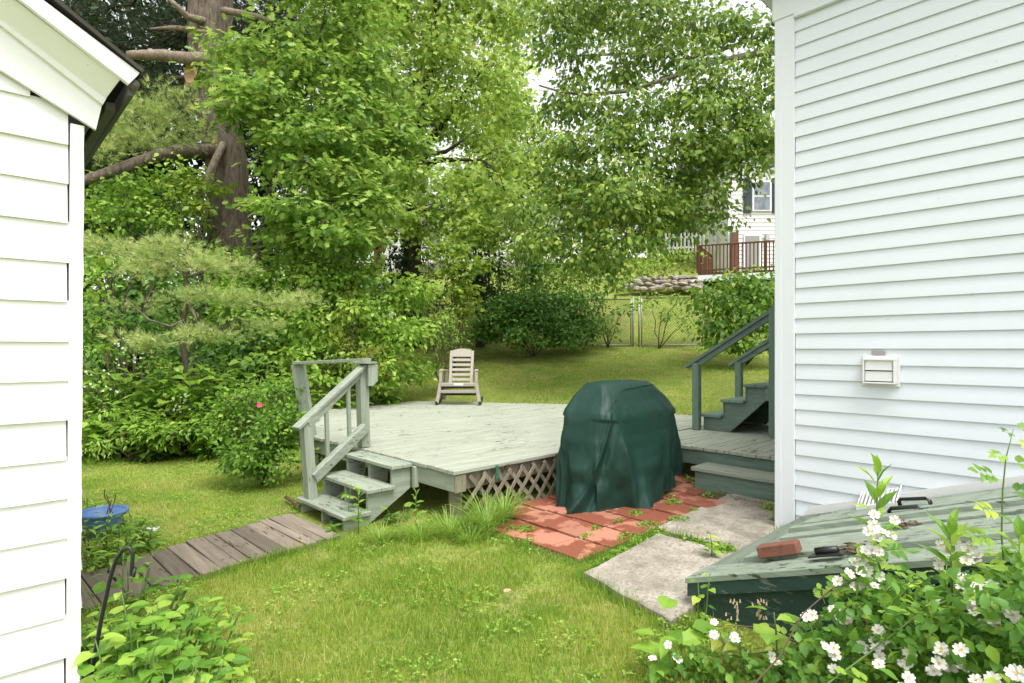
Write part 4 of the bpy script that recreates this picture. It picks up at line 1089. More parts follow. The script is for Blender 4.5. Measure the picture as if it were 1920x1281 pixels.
def right_house():
    D = 24.0; t = thing('neighbour_house', 'white clapboard house with blue grey shutters above the brown deck', 'house', P(1420, 505, D))
    X0 = (1366 - 960) / FPX * D; X1 = X0 + 9; Zb, Zt = 4.35, 9.6
    cfbox(MB(), X0, D, Zb - 2.5, X1, D + 8, Zt).build('wall', 'vinyl_far', t)
    me = MB(); me.prism([C(X0 - .01, D - .03, 0), C(X0 - .01, D - .006, .17), C(X0 - .01, D - .001, .17), C(X0 - .01, D - .001, 0)], (0, 0, 0), C(9, 0, 0)); me = me.mesh('siding_board', 'vinyl_far')
    z = Zb - .1
    while z < 9.4: link('siding_board', me, t, (0, 0, z)); z += .165
    MB_ = MB(); cfbox(MB_, X0 - .03, D - .05, Zb - .1, X0 + .10, D - .031, 9.5); MB_.build('corner_board', 'trim_white', t)
    zz = lambda py: CZ - (py - HOR) / FPX * D
    xx = lambda q: (q - 960) / FPX * D
    # window and shutters
    def win(xl, xr, yt, yb):
        w = cfbox(MB(), xx(xl), D - .10, zz(yb), xx(xr), D - .032, zz(yt)).build('window', 'trim_white', t)
        n = 2
        for k in range(n):
            za, zb2 = zz(yb) + .07 + k * (zz(yt) - zz(yb) - .07) / n, zz(yb) + (k + 1) * (zz(yt) - zz(yb) - .07) / n
            cfbox(MB(), xx(xl) + .08, D - .118, za, xx(xr) - .08, D - .102, zb2).build('pane', 'window_glass', w)
    win(1409, 1445, 340, 397)
    for a, b in ((1393, 1407.5), (1446.5, 1461)):
        s_ = cfbox(MB(), xx(a), D - .085, zz(400), xx(b), D - .033, zz(335)).build('shutter', 'shutter', t)
        for k in range(2):
            za = zz(398) + k * .74; cfbox(MB(), xx(a) + .05, D - .098, za + .05, xx(b) - .05, D - .087, za + .66).build('panel', 'shutter', s_)
    d = cfbox(MB(), xx(1393), D - .09, zz(505), xx(1426), D - .034, zz(440)).build('door', 'trim_white', t)
    cfbox(MB(), xx(1396), D - .11, zz(500), xx(1422), D - .092, zz(443)).build('door_glass', 'curtain', d)
    cfbox(MB(), xx(1432), D - .22, zz(452), xx(1439), D - .06, zz(440)).build('wall_lamp', 'galv', t)
    # brick pier with its courses
    b0, b1 = xx(1367.5), xx(1380)
    pier = cfbox(MB(), b0, D - .28, zz(515), b1, D - .033, zz(437)).build('brick_pier', 'foundation', t)
    z = zz(512); i = 0
    while z < zz(438):
        for k in range(2):
            a = b0 + (b1 - b0) * (k * .5 + (.0 if i % 2 else .0)); cfbox(MB(), a + .008, D - .295, z, a + (b1 - b0) / 2 - .008, D - .27, z + .062, .004).build('brick', 'brick_red', pier)
        z += .075; i += 1
    tag(t, 'white sided house with blue grey shutters above the brown deck', 'house')
    # roof
    mb = MB(); mb.prism([C(X0 - .5, D - .5, Zt), C(X0 - .5, D + 8.5, Zt), C(X0 - .5, D + 4, Zt + 1.9)], (0, 0, 0), C(10, 0, 0)); mb.build('roof', 'shingle_grey', t)
    # the brown deck
    t = thing('brown_deck', 'raised brown wooden deck with baluster railing at the house with shutters', 'deck', P(1390, 520, 21.5))
    A = P(1309, 513, 21.6); B = P(1480, 498, 20.4); A.z = B.z = (A.z + B.z) / 2 - .05; E_ = A + C(1.3, 2.3, 0); F_ = B + C(2.0, 3.4, 0)
    MB().prism([A, B, F_, E_], (0, 0, -.08), (0, 0, 0)).build('deck_floor', 'brown_rail', t)
    for p, q in ((A, B), (E_, A)):
        MB().bar(p - Vector((0, 0, .2)), q - Vector((0, 0, .2)), .05, .22).build('fascia', 'trim_white', t)
        MB().bar(p + Vector((0, 0, 1.02)), q + Vector((0, 0, 1.02)), .10, .05).build('hand_rail', 'brown_rail', t)
        MB().bar(p + Vector((0, 0, .1)), q + Vector((0, 0, .1)), .05, .06).build('bottom_rail', 'brown_rail', t)
        L = (q - p).length; n = int(L / .125)
        for k in range(n + 1):
            c = p.lerp(q, k / n); w = .09 if k % 9 == 0 else .035
            MB().bar(c + Vector((0, 0, .0)), c + Vector((0, 0, 1.0)), w, w, (1, 0, 0), .003).build('post' if k % 9 == 0 else 'baluster', 'brown_rail', t)
    for c in (A, B, E_, (A + B) / 2):
        g = ground(c.x, c.y); MB().bar(Vector((c.x, c.y, g - .3)), c - Vector((0, 0, .1)), .12, .12, (1, 0, 0)).build('support_post', 'trim_white', t)
    for k in range(2):
        c = P(1287, 535 + k * -10, 21.2 + k * .3); MB().bar(c + C(-.36, 0, 0), c + C(.40, 0, 0), .34, .16).build('step', 'trim_white', t)
    # pickets on the slope
    t = thing('picket_fence', 'white picket fence on the slope left of the brick pier', 'picket fence', P(1290, 468, 25))
    q = 1212
    while q < 1366:
        a = P(q, 478 - (q - 1212) * .05, 25.2); b = P(q, 440 - (q - 1212) * .06, 25.2); mb = MB(); mb.bar(a, b, .085, .022, (1, 0, 0), .003)
        mb.build('picket', 'picket_white', t); q += 7.2
    for py in (449, 468):
        MB().bar(P(1208, py, 25.26), P(1366, py - 8, 25.26), .03, .08).build('rail', 'picket_white', t)
    mb = MB(); mb.bar(P(1217, 486, 25.2), P(1217, 440, 25.2), .16, .12, (1, 0, 0)); mb.build('post', 'brown_rail', t)
right_house()

def left_house():
    D = 27.5; t = thing('hillside_house', 'pale house with grey roof half hidden behind the trees', 'house', P(850, 500, D))
    xx = lambda q: (q - 960) / FPX * D; zz = lambda py: CZ - (py - HOR) / FPX * D
    cfbox(MB(), xx(575), D, zz(520) - 2, xx(1092), D + 7, zz(492)).build('foundation', 'foundation', t)
    cfbox(MB(), xx(575), D + .05, zz(492), xx(1092), D + 6.9, zz(395)).build('wall', 'vinyl_far', t)
    mb = MB(); mb.prism([C(xx(570), D + .02, 0), C(xx(570), D + .044, .19), C(xx(570), D + .049, .19), C(xx(570), D + .049, 0)], (0, 0, 0), C(xx(1092) - xx(570), 0, 0)); me = mb.mesh('siding_board', 'vinyl_far')
    z = zz(492)
    while z < zz(398): link('siding_board', me, t, (0, 0, z)); z += .185
    # taller wing on the left with the grey roof
    cfbox(MB(), xx(560), D - .6, zz(520) - 2, xx(745), D + 6, zz(312)).build('wing_wall', 'vinyl_far', t)
    mb = MB(); mb.prism([C(xx(545), D - .9, zz(310)), C(xx(545), D + 6, zz(310)), C(xx(545) + 1.2, D + 3, zz(262))], (0, 0, 0), C(xx(752) - xx(545), 0, 0)); mb.build('wing_roof', 'shingle_grey', t)
    cfbox(MB(), xx(545), D - 1.0, zz(316), xx(752), D - .85, zz(306)).build('gutter', 'trim_white', t)
    mb = MB(); mb.prism([C(xx(745), D - .4, zz(396)), C(xx(745), D + 7, zz(396)), C(xx(745), D + 3.4, zz(345))], (0, 0, 0), C(xx(1100) - xx(745), 0, 0)); mb.build('roof', 'shingle_grey', t)
    cfbox(MB(), xx(992), D - 1.5, zz(525) - 1, xx(1016), D - .9, zz(455)).build('porch_post', 'trim_white', t)
    for q in (800, 870, 1045):
        w = cfbox(MB(), xx(q), D - .03, zz(465), xx(q + 30), D + .018, zz(415)).build('window', 'trim_white', t)
        cfbox(MB(), xx(q) + .1, D - .05, zz(465) + .1, xx(q + 30) - .1, D - .032, zz(415) - .1).build('pane', 'window_glass', w)
    o = cfbox(MB(), xx(735), D - 3.6, zz(540), xx(747), D - 3.4, zz(473)).build('brick_pier', 'brick_red', t)
left_house()

# ================================================================== trees and shrubs
def B(px_, py, D, rx, ry, w=1.0):
    a, b = rx / FPX * D, ry / FPX * D
    return (tuple(P(px_, py, D)), (a, a, b), w)
def gz(xs, ys):
    X, Y = xs * CA - ys * SA, xs * SA + ys * CA
    return ground_c(X, Y) + .02
def plant(name, label, cat, base, boughs, dens, per, crad, size, tmpl, mat, stem=None, stemr=.03, bark_='twig_bark', group=None, part='foliage', **kw):
    """a bush or tree: stems from its foot up into the boughs, leaves round them"""
    t = thing(name, label, cat, base, group)
    o, tips = foliage(part, boughs, dens, per, crad, size, tmpl, mat, t, low=gz, **kw)
    branches('stems' if stem is None else 'limbs', stem or [base], tips, bark_, t, stemr)
    return t
def trunk(t, pts, rads, mat, sides=14, jit=.06, name='trunk'):
    # resample for a knotted surface
    P_ = [Vector(p) for p in pts]; q = []; r = []
    for i in range(len(P_) - 1):
        for k in range(4):
            f = k / 4; q.append(P_[i].lerp(P_[i + 1], f)); r.append(rads[i] * (1 - f) + rads[i + 1] * f)
    q.append(P_[-1]); r.append(rads[-1])
    MB().tube(q, r, sides, True, jit).build(name, mat, t, True); return q

# --- the old pine with broken limbs
def big_pine():
    D = 13.0; base = gpx(432, D)
    t = thing('old_pine', 'huge old pine with rough trunk and broken dead branch stubs', 'tree', base)
    pts = [base - Vector((0, 0, .3)), P(432, 480, D), P(430, 380, D), P(425, 300, D), P(408, 220, D), P(396, 150, D), P(392, 80, D), P(396, 0, D), P(398, -120, D), P(400, -300, D), P(402, -560, D)]
    trunk(t, pts, [.52, .47, .43, .41, .42, .43, .42, .45, .40, .28, .08], 'pine_bark', 20, .09)
    trunk(t, [P(375, 60, D - .1), P(372, 0, D - .1), P(362, -90, D), P(350, -260, D)], [.16, .2, .17, .06], 'pine_bark', 12, .08, 'second_stem')
    def stub(p, r, mat='stub_wood', name='dead_stub'):
        o = trunk(t, p, r, mat, 10, .12, name)
    stub([P(388, 112, D - .3), P(350, 110, D - .8), P(300, 104, D - .9), P(240, 104, D - 1)], [.16, .125, .11, .085])
    stub([P(372, 145, D - .45), P(358, 75, D - .5), P(352, 70, D - .55)], [.13, .04, .01], 'pine_bark')
    stub([P(385, 40, D - .3), P(352, 32, D - .8), P(330, 10, D - 1.0), P(312, -6, D - 1)], [.09, .07, .05, .04])
    stub([P(385, 62, D - .35), P(330, 52, D - .8), P(280, 54, D - .9)], [.07, .05, .012])
    stub([P(420, 20, D - .3), P(460, 26, D - .9), P(490, 33, D - 1.1), P(510, 41, D - 1.2)], [.08, .06, .05, .03])
    stub([P(432, 120, D - .3), P(470, 135, D - 1.6), P(505, 150, D - 1.7)], [.08, .06, .04])
    stub([P(478, 138, D - 1.62), P(487, 122, D - 1.65), P(498, 112, D - 1.7)], [.06, .05, .02])
    stub([P(488, 124, D - 1.66), P(484, 108, D - 1.7)], [.03, .008])
    # torn wound of pale heartwood
    c = P(358, 140, D - .62); mb = MB(); vs = []; fs = []; k = 14
    for i, (r, dd) in enumerate(((1, 0), (.8, .06), (.55, .0), (.2, -.05))):
        for j in range(k):
            a = 6.2832 * j / k; q = C(.15 * r * math.cos(a) * R(.85, 1.1), -dd, .26 * r * math.sin(a) * R(.9, 1.1)); vs.append(c + Vector((q.x, q.y, q.z)))
    for i in range(3):
        for j in range(k): fs.append((i * k + j, i * k + (j + 1) % k, (i + 1) * k + (j + 1) % k, (i + 1) * k + j))
    mb.add(vs, fs + [tuple(range(3 * k, 4 * k))]); mb.build('branch_wound', 'heartwood', t)
    lo = [P(410, 285, D - .3), P(350, 282, D - .9), P(300, 290, D - 1.2), P(240, 312, D - 1.6), P(170, 335, D - 2.0), P(110, 352, D - 2.3)]
    trunk(t, lo, [.17, .14, .125, .11, .09, .07], 'pine_bark', 12, .08, 'low_limb')
    trunk(t, [P(418, 270, D - .4), P(400, 310, D - .8), P(385, 345, D - .9), P(372, 385, D - 1), P(362, 402, D - 1)], [.07, .075, .08, .06, .02], 'stub_wood', 10, .1, 'dead_stub')
    trunk(t, [P(376, 372, D - 1), P(388, 398, D - 1), P(384, 420, D - 1.05)], [.06, .045, .012], 'stub_wood', 8, .1, 'dead_stub')
    # pale needle sprays on the low limb, dark crown above and behind
    bo = [B(210, 200, 11.6, 60, 30), B(270, 190, 11.8, 60, 34), B(330, 200, 12, 60, 38), B(250, 235, 11.6, 70, 30), B(180, 240, 11.2, 50, 30), B(340, 245, 12.0, 50, 28), B(290, 265, 11.8, 80, 18), B(200, 290, 11.3, 55, 22, .7)]
    o, tips = foliage('needles', bo, 8, 8, .14, .17, TUFT, 'pine_needle', t, flat_=.5, droop=-.4, updn=.2, tint=(-.1, 1))
    branches('twigs', [P(360, 275, 12.2), P(300, 285, 12), P(400, 240, 12.6)], tips, 'twig_bark', t, .03, .008)
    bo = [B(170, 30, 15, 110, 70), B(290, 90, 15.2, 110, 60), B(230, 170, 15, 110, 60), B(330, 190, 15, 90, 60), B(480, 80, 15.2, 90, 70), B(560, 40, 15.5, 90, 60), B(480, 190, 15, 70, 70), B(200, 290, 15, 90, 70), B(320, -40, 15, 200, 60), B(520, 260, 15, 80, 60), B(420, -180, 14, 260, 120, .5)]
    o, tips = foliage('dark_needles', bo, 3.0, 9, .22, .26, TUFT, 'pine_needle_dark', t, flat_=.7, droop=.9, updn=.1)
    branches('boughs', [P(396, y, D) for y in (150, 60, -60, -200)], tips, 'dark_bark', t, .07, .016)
big_pine()

def oak():
    D = 11.3; base = gpx(478, D)
    t = thing('young_oak', 'young oak with light green lobed leaves in front of the pine trunk', 'tree', base)
    q = trunk(t, [base - Vector((0, 0, .2)), P(482, 490, D), P(492, 440, D), P(505, 370, D), P(530, 300, D + .1), P(560, 220, D + .2), P(590, 120, D + .2), P(610, 20, D + .3)], [.085, .08, .075, .07, .06, .05, .04, .015], 'dark_bark', 10)
    bo = [B(450, 95, 11.2, 60, 42), B(415, 135, 11.0, 36, 26), B(470, 150, 10.9, 55, 28), B(560, 70, 11.8, 75, 45), B(660, 60, 12.2, 80, 50), B(590, 140, 11.4, 90, 40), B(700, 140, 12, 80, 48), B(520, 210, 11, 80, 40), B(640, 210, 11.3, 95, 42), B(745, 230, 11.8, 60, 40),
          B(445, 210, 10.9, 45, 34), B(560, 265, 10.8, 85, 34), B(680, 280, 11.3, 80, 32), B(520, 300, 10.6, 40, 26), B(610, 345, 10.7, 80, 28), B(720, 320, 11.4, 70, 30), B(530, 385, 10.4, 55, 24), B(570, 400, 10.4, 70, 22), B(680, 385, 10.8, 80, 28), B(640, 440, 10.6, 70, 22), B(760, 290, 12, 55, 34), B(600, -10, 12, 140, 40), B(580, 455, 10.8, 60, 22), B(520, 440, 10.6, 50, 22), B(680, 455, 11, 60, 22)]
    o, tips = foliage('crown', bo, 9.0, 13, .17, .165, OAK, 'oak_leaf', t, flat_=.35, droop=.45, updn=.75, fill=2.0, tint=(.05, 1))
    branches('limbs', q[8:], tips, 'dark_bark', t, .035, .007)
oak()

def centre_tree():
    D = 17; base = gpx(775, D)
    t = thing('maple_tree', 'tall yellow green maple in the middle behind the deck', 'tree', base)
    q = trunk(t, [base, P(776, 440, D), P(772, 340, D), P(768, 300, D), P(785, 230, D), P(810, 120, D), P(825, -60, D), P(830, -250, D)], [.24, .22, .2, .19, .16, .13, .1, .04], 'dark_bark', 10)
    for pts in ([P(772, 320, D), P(800, 290, D - .3), P(835, 285, D - .8), P(870, 262, D - 1)], [P(778, 300, D), P(815, 255, D), P(860, 190, D), P(920, 110, D)], [P(775, 330, D), P(820, 300, D), P(850, 300, D - 1), P(905, 300, D - 1.5)]):
        trunk(t, pts, [.11, .09, .06, .03], 'dark_bark', 8, .05, 'limb'); q += [Vector(p) for p in pts]
    bo = [B(720, 40, 17.5, 75, 50), B(800, 50, 17, 80, 55), B(880, 30, 17.5, 75, 50), B(960, 60, 18, 60, 60), B(840, 110, 16.5, 75, 40), B(930, 140, 17, 60, 48), B(770, 150, 17, 70, 40), B(850, 190, 16.5, 75, 38), B(955, 215, 17.5, 45, 40), B(800, 225, 17, 60, 30), B(900, 245, 16.6, 55, 28), B(870, 330, 15.8, 70, 28), B(950, 300, 17, 50, 36), B(780, 360, 16, 70, 28), B(935, 370, 16, 70, 30), B(860, 390, 15.6, 70, 28), B(800, 420, 15.4, 50, 24), B(720, 200, 17.5, 60, 50), B(690, 320, 17, 50, 40, .7), B(860, -60, 17, 200, 60), B(900, 435, 15.4, 60, 26), B(960, 420, 15.6, 60, 30), B(1010, 450, 15.2, 50, 26), B(740, 410, 15.6, 60, 30), B(690, 440, 15.4, 50, 30), B(850, 450, 15.2, 50, 24)]
    o, tips = foliage('crown', bo, 5.4, 13, .24, .165, MAPLE, 'maple_leaf', t, flat_=.5, droop=.7, updn=.45, fill=2.0, tint=(.1, 1))
    branches('limbs', q[6:], tips, 'dark_bark', t, .05, .010)
centre_tree()

def birch():
    D = 13; base = gpx(1640, 12.5)
    t = thing('birch_tree', 'spreading tree reaching its leafy limbs out from behind the white house', 'tree', base)
    q = trunk(t, [base, P(1640, 500, 12.5), P(1630, 300, 12.5), P(1620, 100, 12.5), P(1610, -150, 12.5)], [.3, .28, .25, .2, .1], 'birch_bark', 12)
    limbs = [([P(1628, 210, 12.5), P(1540, 110, 12), P(1463, 95, 11.8), P(1400, 104, 11.8), P(1330, 120, 11.8), P(1260, 145, 12), P(1180, 170, 12.2)], .095),
             ([P(1630, 300, 12.5), P(1530, 260, 12.2), P(1463, 250, 12), P(1415, 285, 12), P(1350, 320, 12), P(1300, 345, 12), P(1240, 380, 11.8), P(1190, 410, 11.6)], .085),
             ([P(1625, 180, 12.5), P(1520, 60, 12), P(1440, 60, 12), P(1390, 80, 12), P(1340, 100, 12), P(1290, 110, 12)], .06),
             ([P(1630, 350, 12.5), P(1500, 290, 12), P(1440, 315, 11.8), P(1400, 340, 11.6)], .05),
             ([P(1463, 250, 12), P(1390, 265, 12), P(1330, 290, 12), P(1230, 310, 12), P(1180, 308, 12)], .05),
             ([P(1180, 170, 12.2), P(1100, 178, 12.3), P(1050, 172, 12.4), P(1010, 160, 12.4)], .045),
             ([P(1190, 100, 13), P(1080, 105, 13), P(1065, 60, 13), P(1050, 20, 13)], .03)]
    for pts, r in limbs:
        n = len(pts); trunk(t, pts, [r * (1 - .65 * i / (n - 1)) for i in range(n)], 'birch_bark', 9, .07, 'limb'); q += [Vector(p) for p in pts[1:]]
    bo = [B(1050, 40, 13, 55, 40), B(1130, 30, 13, 60, 38), B(1210, 50, 12.5, 60, 40), B(1290, 40, 12.5, 60, 36), B(1360, 60, 12, 50, 28), B(1425, 70, 12, 35, 24), B(1450, 20, 12, 16, 18, .6), B(1080, 110, 12.8, 50, 36), B(1160, 120, 12.4, 55, 34), B(1240, 95, 12.2, 40, 26, .7),
          B(1030, 190, 12.6, 36, 30, .8), B(1090, 195, 12.2, 60, 36), B(1180, 215, 12, 70, 38), B(1270, 190, 12, 60, 32), B(1350, 185, 11.9, 55, 32), B(1430, 170, 11.8, 40, 38), B(1060, 265, 12, 50, 36), B(1140, 270, 11.8, 65, 34), B(1230, 260, 11.6, 65, 34), B(1320, 245, 11.7, 55, 30), B(1410, 235, 11.6, 50, 30),
          B(1080, 335, 11.6, 55, 30), B(1170, 330, 11.4, 65, 30), B(1260, 315, 11.5, 55, 26), B(1340, 300, 11.6, 45, 22), B(1430, 300, 11.5, 34, 20), B(1110, 400, 11.2, 55, 26), B(1190, 400, 11.2, 60, 26), B(1260, 410, 11.3, 50, 24), B(1330, 375, 11.5, 36, 18, .8), B(1150, 455, 11, 50, 22), B(1060, 410, 11.6, 40, 24), B(1225, 450, 11.2, 40, 16), B(1310, 345, 11.6, 50, 18), B(1395, 330, 11.4, 30, 12, .8), B(1400, 410, 11.3, 26, 8, .7), B(1150, -30, 12.6, 240, 30, .6), B(1030, 330, 12.4, 36, 40, .7), B(1310, 215, 11.4, 60, 30), B(1390, 205, 11.4, 55, 34), B(1440, 250, 11.3, 34, 34), B(1360, 270, 11.3, 50, 26), B(1290, 275, 11.2, 50, 26), B(1210, 360, 11.0, 60, 26), B(1130, 370, 11.0, 55, 26), B(1250, 120, 12.6, 70, 24, .6), B(1430, 120, 12.4, 40, 16, .8), B(1400, 310, 11.2, 34, 16), B(1040, 450, 11.6, 60, 22), B(1000, 400, 12, 50, 26), B(985, 470, 12, 40, 18), B(1085, 485, 11.4, 50, 18), B(1150, 500, 11.2, 40, 16), B(1050, 370, 11.9, 50, 26), B(1340, 128, 11.6, 50, 14, .9), B(1420, 104, 11.6, 40, 12, .8), B(1390, 30, 12, 40, 24, .8), B(1440, 60, 11.8, 26, 20, .8), B(1330, 90, 12, 40, 20, .8), B(1340, 400, 11.4, 30, 16, .9), B(1310, 430, 11.4, 26, 14, .8)]
    o, tips = foliage('crown', bo, 13.0, 12, .19, .125, OVATE, 'birch_leaf', t, flat_=.5, droop=.9, updn=.4, fill=1.9, tint=(.05, 1))
    branches('twigs', q[8:], tips, 'birch_bark', t, .028, .007)
birch()

# --- trees farther up the slope
def far_tree(px_, D, top, rx, mat, label, dens=3.0, low=480, size=.27, tm=LITE, name='background_tree', tint=(0, 1)):
    base = gpx(px_, D); t = thing(name, label, 'tree', base, 'trees beyond the fence')
    trunk(t, [base, P(px_ + R(-8, 8), (top + low) / 2, D), P(px_, top + 30, D)], [.24, .18, .05], 'dark_bark', 8)
    bo = []; h = low - top; n = 10
    for i in range(n):
        f = (i + .5) / n; y = top + f * h; w = rx * (.45 + .75 * math.sin(math.pi * min(1, .12 + f * .8)))
        bo.append(B(px_ + R(-.45, .45) * w, y, D + R(-1, 1), w * .55, h / n * .95)); bo.append(B(px_ + R(-.8, .8) * w, y + R(-20, 20), D + R(-1, 1), w * .45, h / n * .9))
    o, tips = foliage('crown', bo, dens, 10, .34, size, tm, mat, t, flat_=.5, droop=.6, updn=.5, fill=2.0, tint=tint)
    branches('limbs', [P(px_, top + h * k, D) for k in (.3, .5, .7, .9)], tips, 'dark_bark', t, .06, .018, 5)
FT = [(1010, 31, 250, 90, 'lime_leaf', 'pale yellow green tree showing between the maple and the birch'),
      (1120, 30, 330, 90, 'lime_leaf', 'pale tree standing right behind the left end of the birch leaves'),
      (1260, 29, 345, 90, 'lime_leaf', 'sunlit yellow green tree behind the white picket fence'),
      (1345, 31, 340, 60, 'lime_leaf', 'yellow green tree beside the shuttered house corner'),
      (910, 30, 120, 90, 'maple_leaf', 'distant tree filling the sky gaps right of the maple trunk'),
      (640, 21, 150, 110, 'maple_leaf', 'broad tree behind the oak leaves in front of the pale house'),
      (700, 33, 30, 120, 'maple_leaf', 'tall distant tree behind the grey roof'),
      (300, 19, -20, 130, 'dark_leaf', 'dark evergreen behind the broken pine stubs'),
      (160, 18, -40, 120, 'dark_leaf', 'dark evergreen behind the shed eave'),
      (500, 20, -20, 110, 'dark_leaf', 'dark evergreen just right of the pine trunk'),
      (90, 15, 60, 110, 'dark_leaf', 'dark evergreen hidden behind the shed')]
for a in FT: far_tree(*a)
def spruce(px_, D, top, low, w, label, mat='dark_leaf'):
    base = gpx(px_, D); t = thing('dark_spruce', label, 'tree', base, 'dark trees by the fence')
    trunk(t, [base, P(px_, top, D)], [.14, .03], 'dark_bark', 8)
    bo = []
    for i in range(8):
        f = i / 7; y = top + f * (low - top); ww = w * (.25 + .75 * f)
        bo += [B(px_ + R(-.4, .4) * ww, y, D + R(-.5, .5), ww * .8, (low - top) / 9), B(px_ + R(-.7, .7) * ww, y, D + R(-.5, .5), ww * .5, (low - top) / 10)]
    o, tips = foliage('crown', bo, 5, 12, .22, .15, LITE, mat, t, droop=.8, updn=.4)
    branches('limbs', [P(px_, top + (low - top) * k, D) for k in (.2, .5, .8)], tips, 'dark_bark', t, .04, .012, 5)
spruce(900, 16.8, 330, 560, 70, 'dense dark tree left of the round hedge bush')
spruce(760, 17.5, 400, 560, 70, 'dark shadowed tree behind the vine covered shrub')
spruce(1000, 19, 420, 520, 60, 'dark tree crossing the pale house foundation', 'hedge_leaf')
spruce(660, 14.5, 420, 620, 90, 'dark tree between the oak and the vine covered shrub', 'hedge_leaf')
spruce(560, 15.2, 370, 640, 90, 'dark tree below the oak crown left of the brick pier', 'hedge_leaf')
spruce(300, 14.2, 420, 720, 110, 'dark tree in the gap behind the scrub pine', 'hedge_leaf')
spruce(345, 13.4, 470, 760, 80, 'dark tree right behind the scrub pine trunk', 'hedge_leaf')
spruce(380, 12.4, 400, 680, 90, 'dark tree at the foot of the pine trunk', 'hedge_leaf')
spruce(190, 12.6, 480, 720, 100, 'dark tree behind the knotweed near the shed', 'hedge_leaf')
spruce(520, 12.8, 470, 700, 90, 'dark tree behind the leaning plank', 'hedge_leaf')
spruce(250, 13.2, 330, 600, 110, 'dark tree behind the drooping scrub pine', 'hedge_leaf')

# --- shrubs round the yard
def G_(px_, D): return gpx(px_, D)
plant('leafy_shrub', 'leafy shrub under the low pine limb beside the shed', 'shrub', G_(230, 11.5), [B(200, 400, 11.5, 70, 40), B(290, 390, 11.6, 70, 40), B(230, 350, 11.8, 60, 30), B(330, 330, 11.7, 50, 30), B(330, 425, 11.5, 40, 30), B(180, 470, 10.5, 50, 40), B(430, 480, 11.3, 60, 24), B(190, 540, 9.8, 40, 40), B(170, 600, 9.4, 36, 40)],
      11, 12, .16, .11, OVATE, 'shrub_leaf', stemr=.03)
plant('climbing_vine', 'round leaved vine climbing the foot of the pine trunk', 'vine', G_(370, 11.7), [B(355, 335, 11.7, 30, 14), B(395, 350, 11.6, 30, 16), B(345, 365, 11.5, 24, 16), B(370, 400, 11.5, 30, 22), B(330, 345, 11.6, 16, 10)], 16, 8, .10, .13, OVATE, 'lime_leaf', stemr=.012)
def scrub_pine():
    D = 8.9; base = G_(345, D)
    t = thing('scrub_pine', 'scrubby pine with pale drooping needle sprays in the left thicket', 'pine', base)
    q = trunk(t, [base, P(348, 680, D), P(340, 620, D), P(352, 560, D), P(345, 500, D), P(350, 470, D)], [.05, .045, .04, .032, .025, .012], 'twig_bark', 8)
    for pts in ([P(346, 600, D), P(320, 612, D - .3), P(280, 600, D - .5), P(235, 560, D - .5)], [P(350, 560, D), P(372, 605, D - .3), P(400, 620, D - .4)], [P(350, 520, D), P(400, 500, D), P(460, 500, D - .2)], [P(345, 510, D), P(270, 485, D), P(190, 470, D - .1)]):
        trunk(t, pts, [.022, .018, .012, .008][:len(pts)], 'stub_wood', 7, .1, 'limb'); q += [Vector(p) for p in pts]
    bo = [B(200, 462, 8.8, 50, 16), B(270, 465, 8.7, 55, 20), B(340, 470, 8.6, 55, 22), B(300, 490, 8.4, 60, 18), B(400, 495, 8.6, 50, 20), B(445, 500, 8.6, 34, 16), B(350, 555, 8.4, 60, 14), B(440, 565, 8.4, 55, 14), B(520, 570, 8.6, 40, 14), B(500, 605, 8.5, 40, 10), B(250, 575, 8.4, 45, 16, .6), B(280, 640, 8.2, 60, 14), B(370, 630, 8.1, 60, 16), B(260, 505, 8.5, 40, 14), B(570, 560, 9, 34, 14)]
    o, tips = foliage('needles', bo, 21, 8, .09, .125, TUFT, 'pine_needle', t, flat_=.45, droop=-.5, updn=.2, tint=(-.1, 1.1))
    branches('twigs', q, tips, 'twig_bark', t, .014, .005)
    mb = MB()
    for k in range(30):
        b = random.choice(bo); c = Vector(b[0]) + Vector((R(-1, 1) * b[1][0], R(-1, 1) * b[1][0], R(-.3, 1) * b[1][2])) * .8
        mb.tube([c, c + Vector((0, 0, .035))], [.012, .004], 5)
    mb.build('cones', 'bud', t)['kind'] = 'stuff'
scrub_pine()
plant('vine_covered_shrub', 'big rounded shrub smothered in light green vine leaves behind the deck', 'shrub', G_(690, 11.6),
      [B(600, 540, 11.2, 60, 40), B(660, 530, 11.4, 60, 34), B(730, 545, 11.6, 60, 34), B(765, 590, 11.8, 46, 34), B(610, 610, 10.8, 60, 44), B(690, 600, 11, 60, 44), B(750, 640, 11.2, 55, 40), B(700, 690, 10.9, 60, 38), B(620, 690, 10.5, 60, 40), B(560, 560, 11, 50, 40), B(775, 690, 11.9, 30, 30), B(560, 640, 10.6, 40, 44), B(640, 500, 11.6, 60, 22)],
      19, 12, .12, .115, OVATE, 'shrub_leaf', stemr=.03, fill=4.0, droop=.7, updn=.5, flat_=.7, tint=(.1, 1.05))
plant('yew_bush', 'golden green needle leaved bush inside the vine covered shrub', 'shrub', G_(665, 10.7), [B(655, 590, 10.4, 26, 26), B(645, 640, 10.2, 24, 24), B(700, 665, 10.3, 40, 16), B(690, 700, 10.2, 36, 18), B(660, 560, 10.6, 22, 16)], 34, 14, .07, .055, LANCE, 'yew_leaf', stemr=.02, droop=-.3)
plant('broad_leaf_shrub', 'broad leafy shrub behind the scrub pine and the steps', 'shrub', G_(480, 10.6), [B(480, 540, 10.6, 60, 40), B(540, 510, 10.8, 60, 30), B(500, 600, 10.4, 60, 40), B(430, 600, 10.2, 60, 40), B(520, 660, 10.2, 50, 36), B(450, 530, 11, 50, 40), B(590, 500, 11.4, 60, 26)],
      15, 12, .13, .11, OVATE, 'shrub_leaf', stemr=.03, fill=3.6)
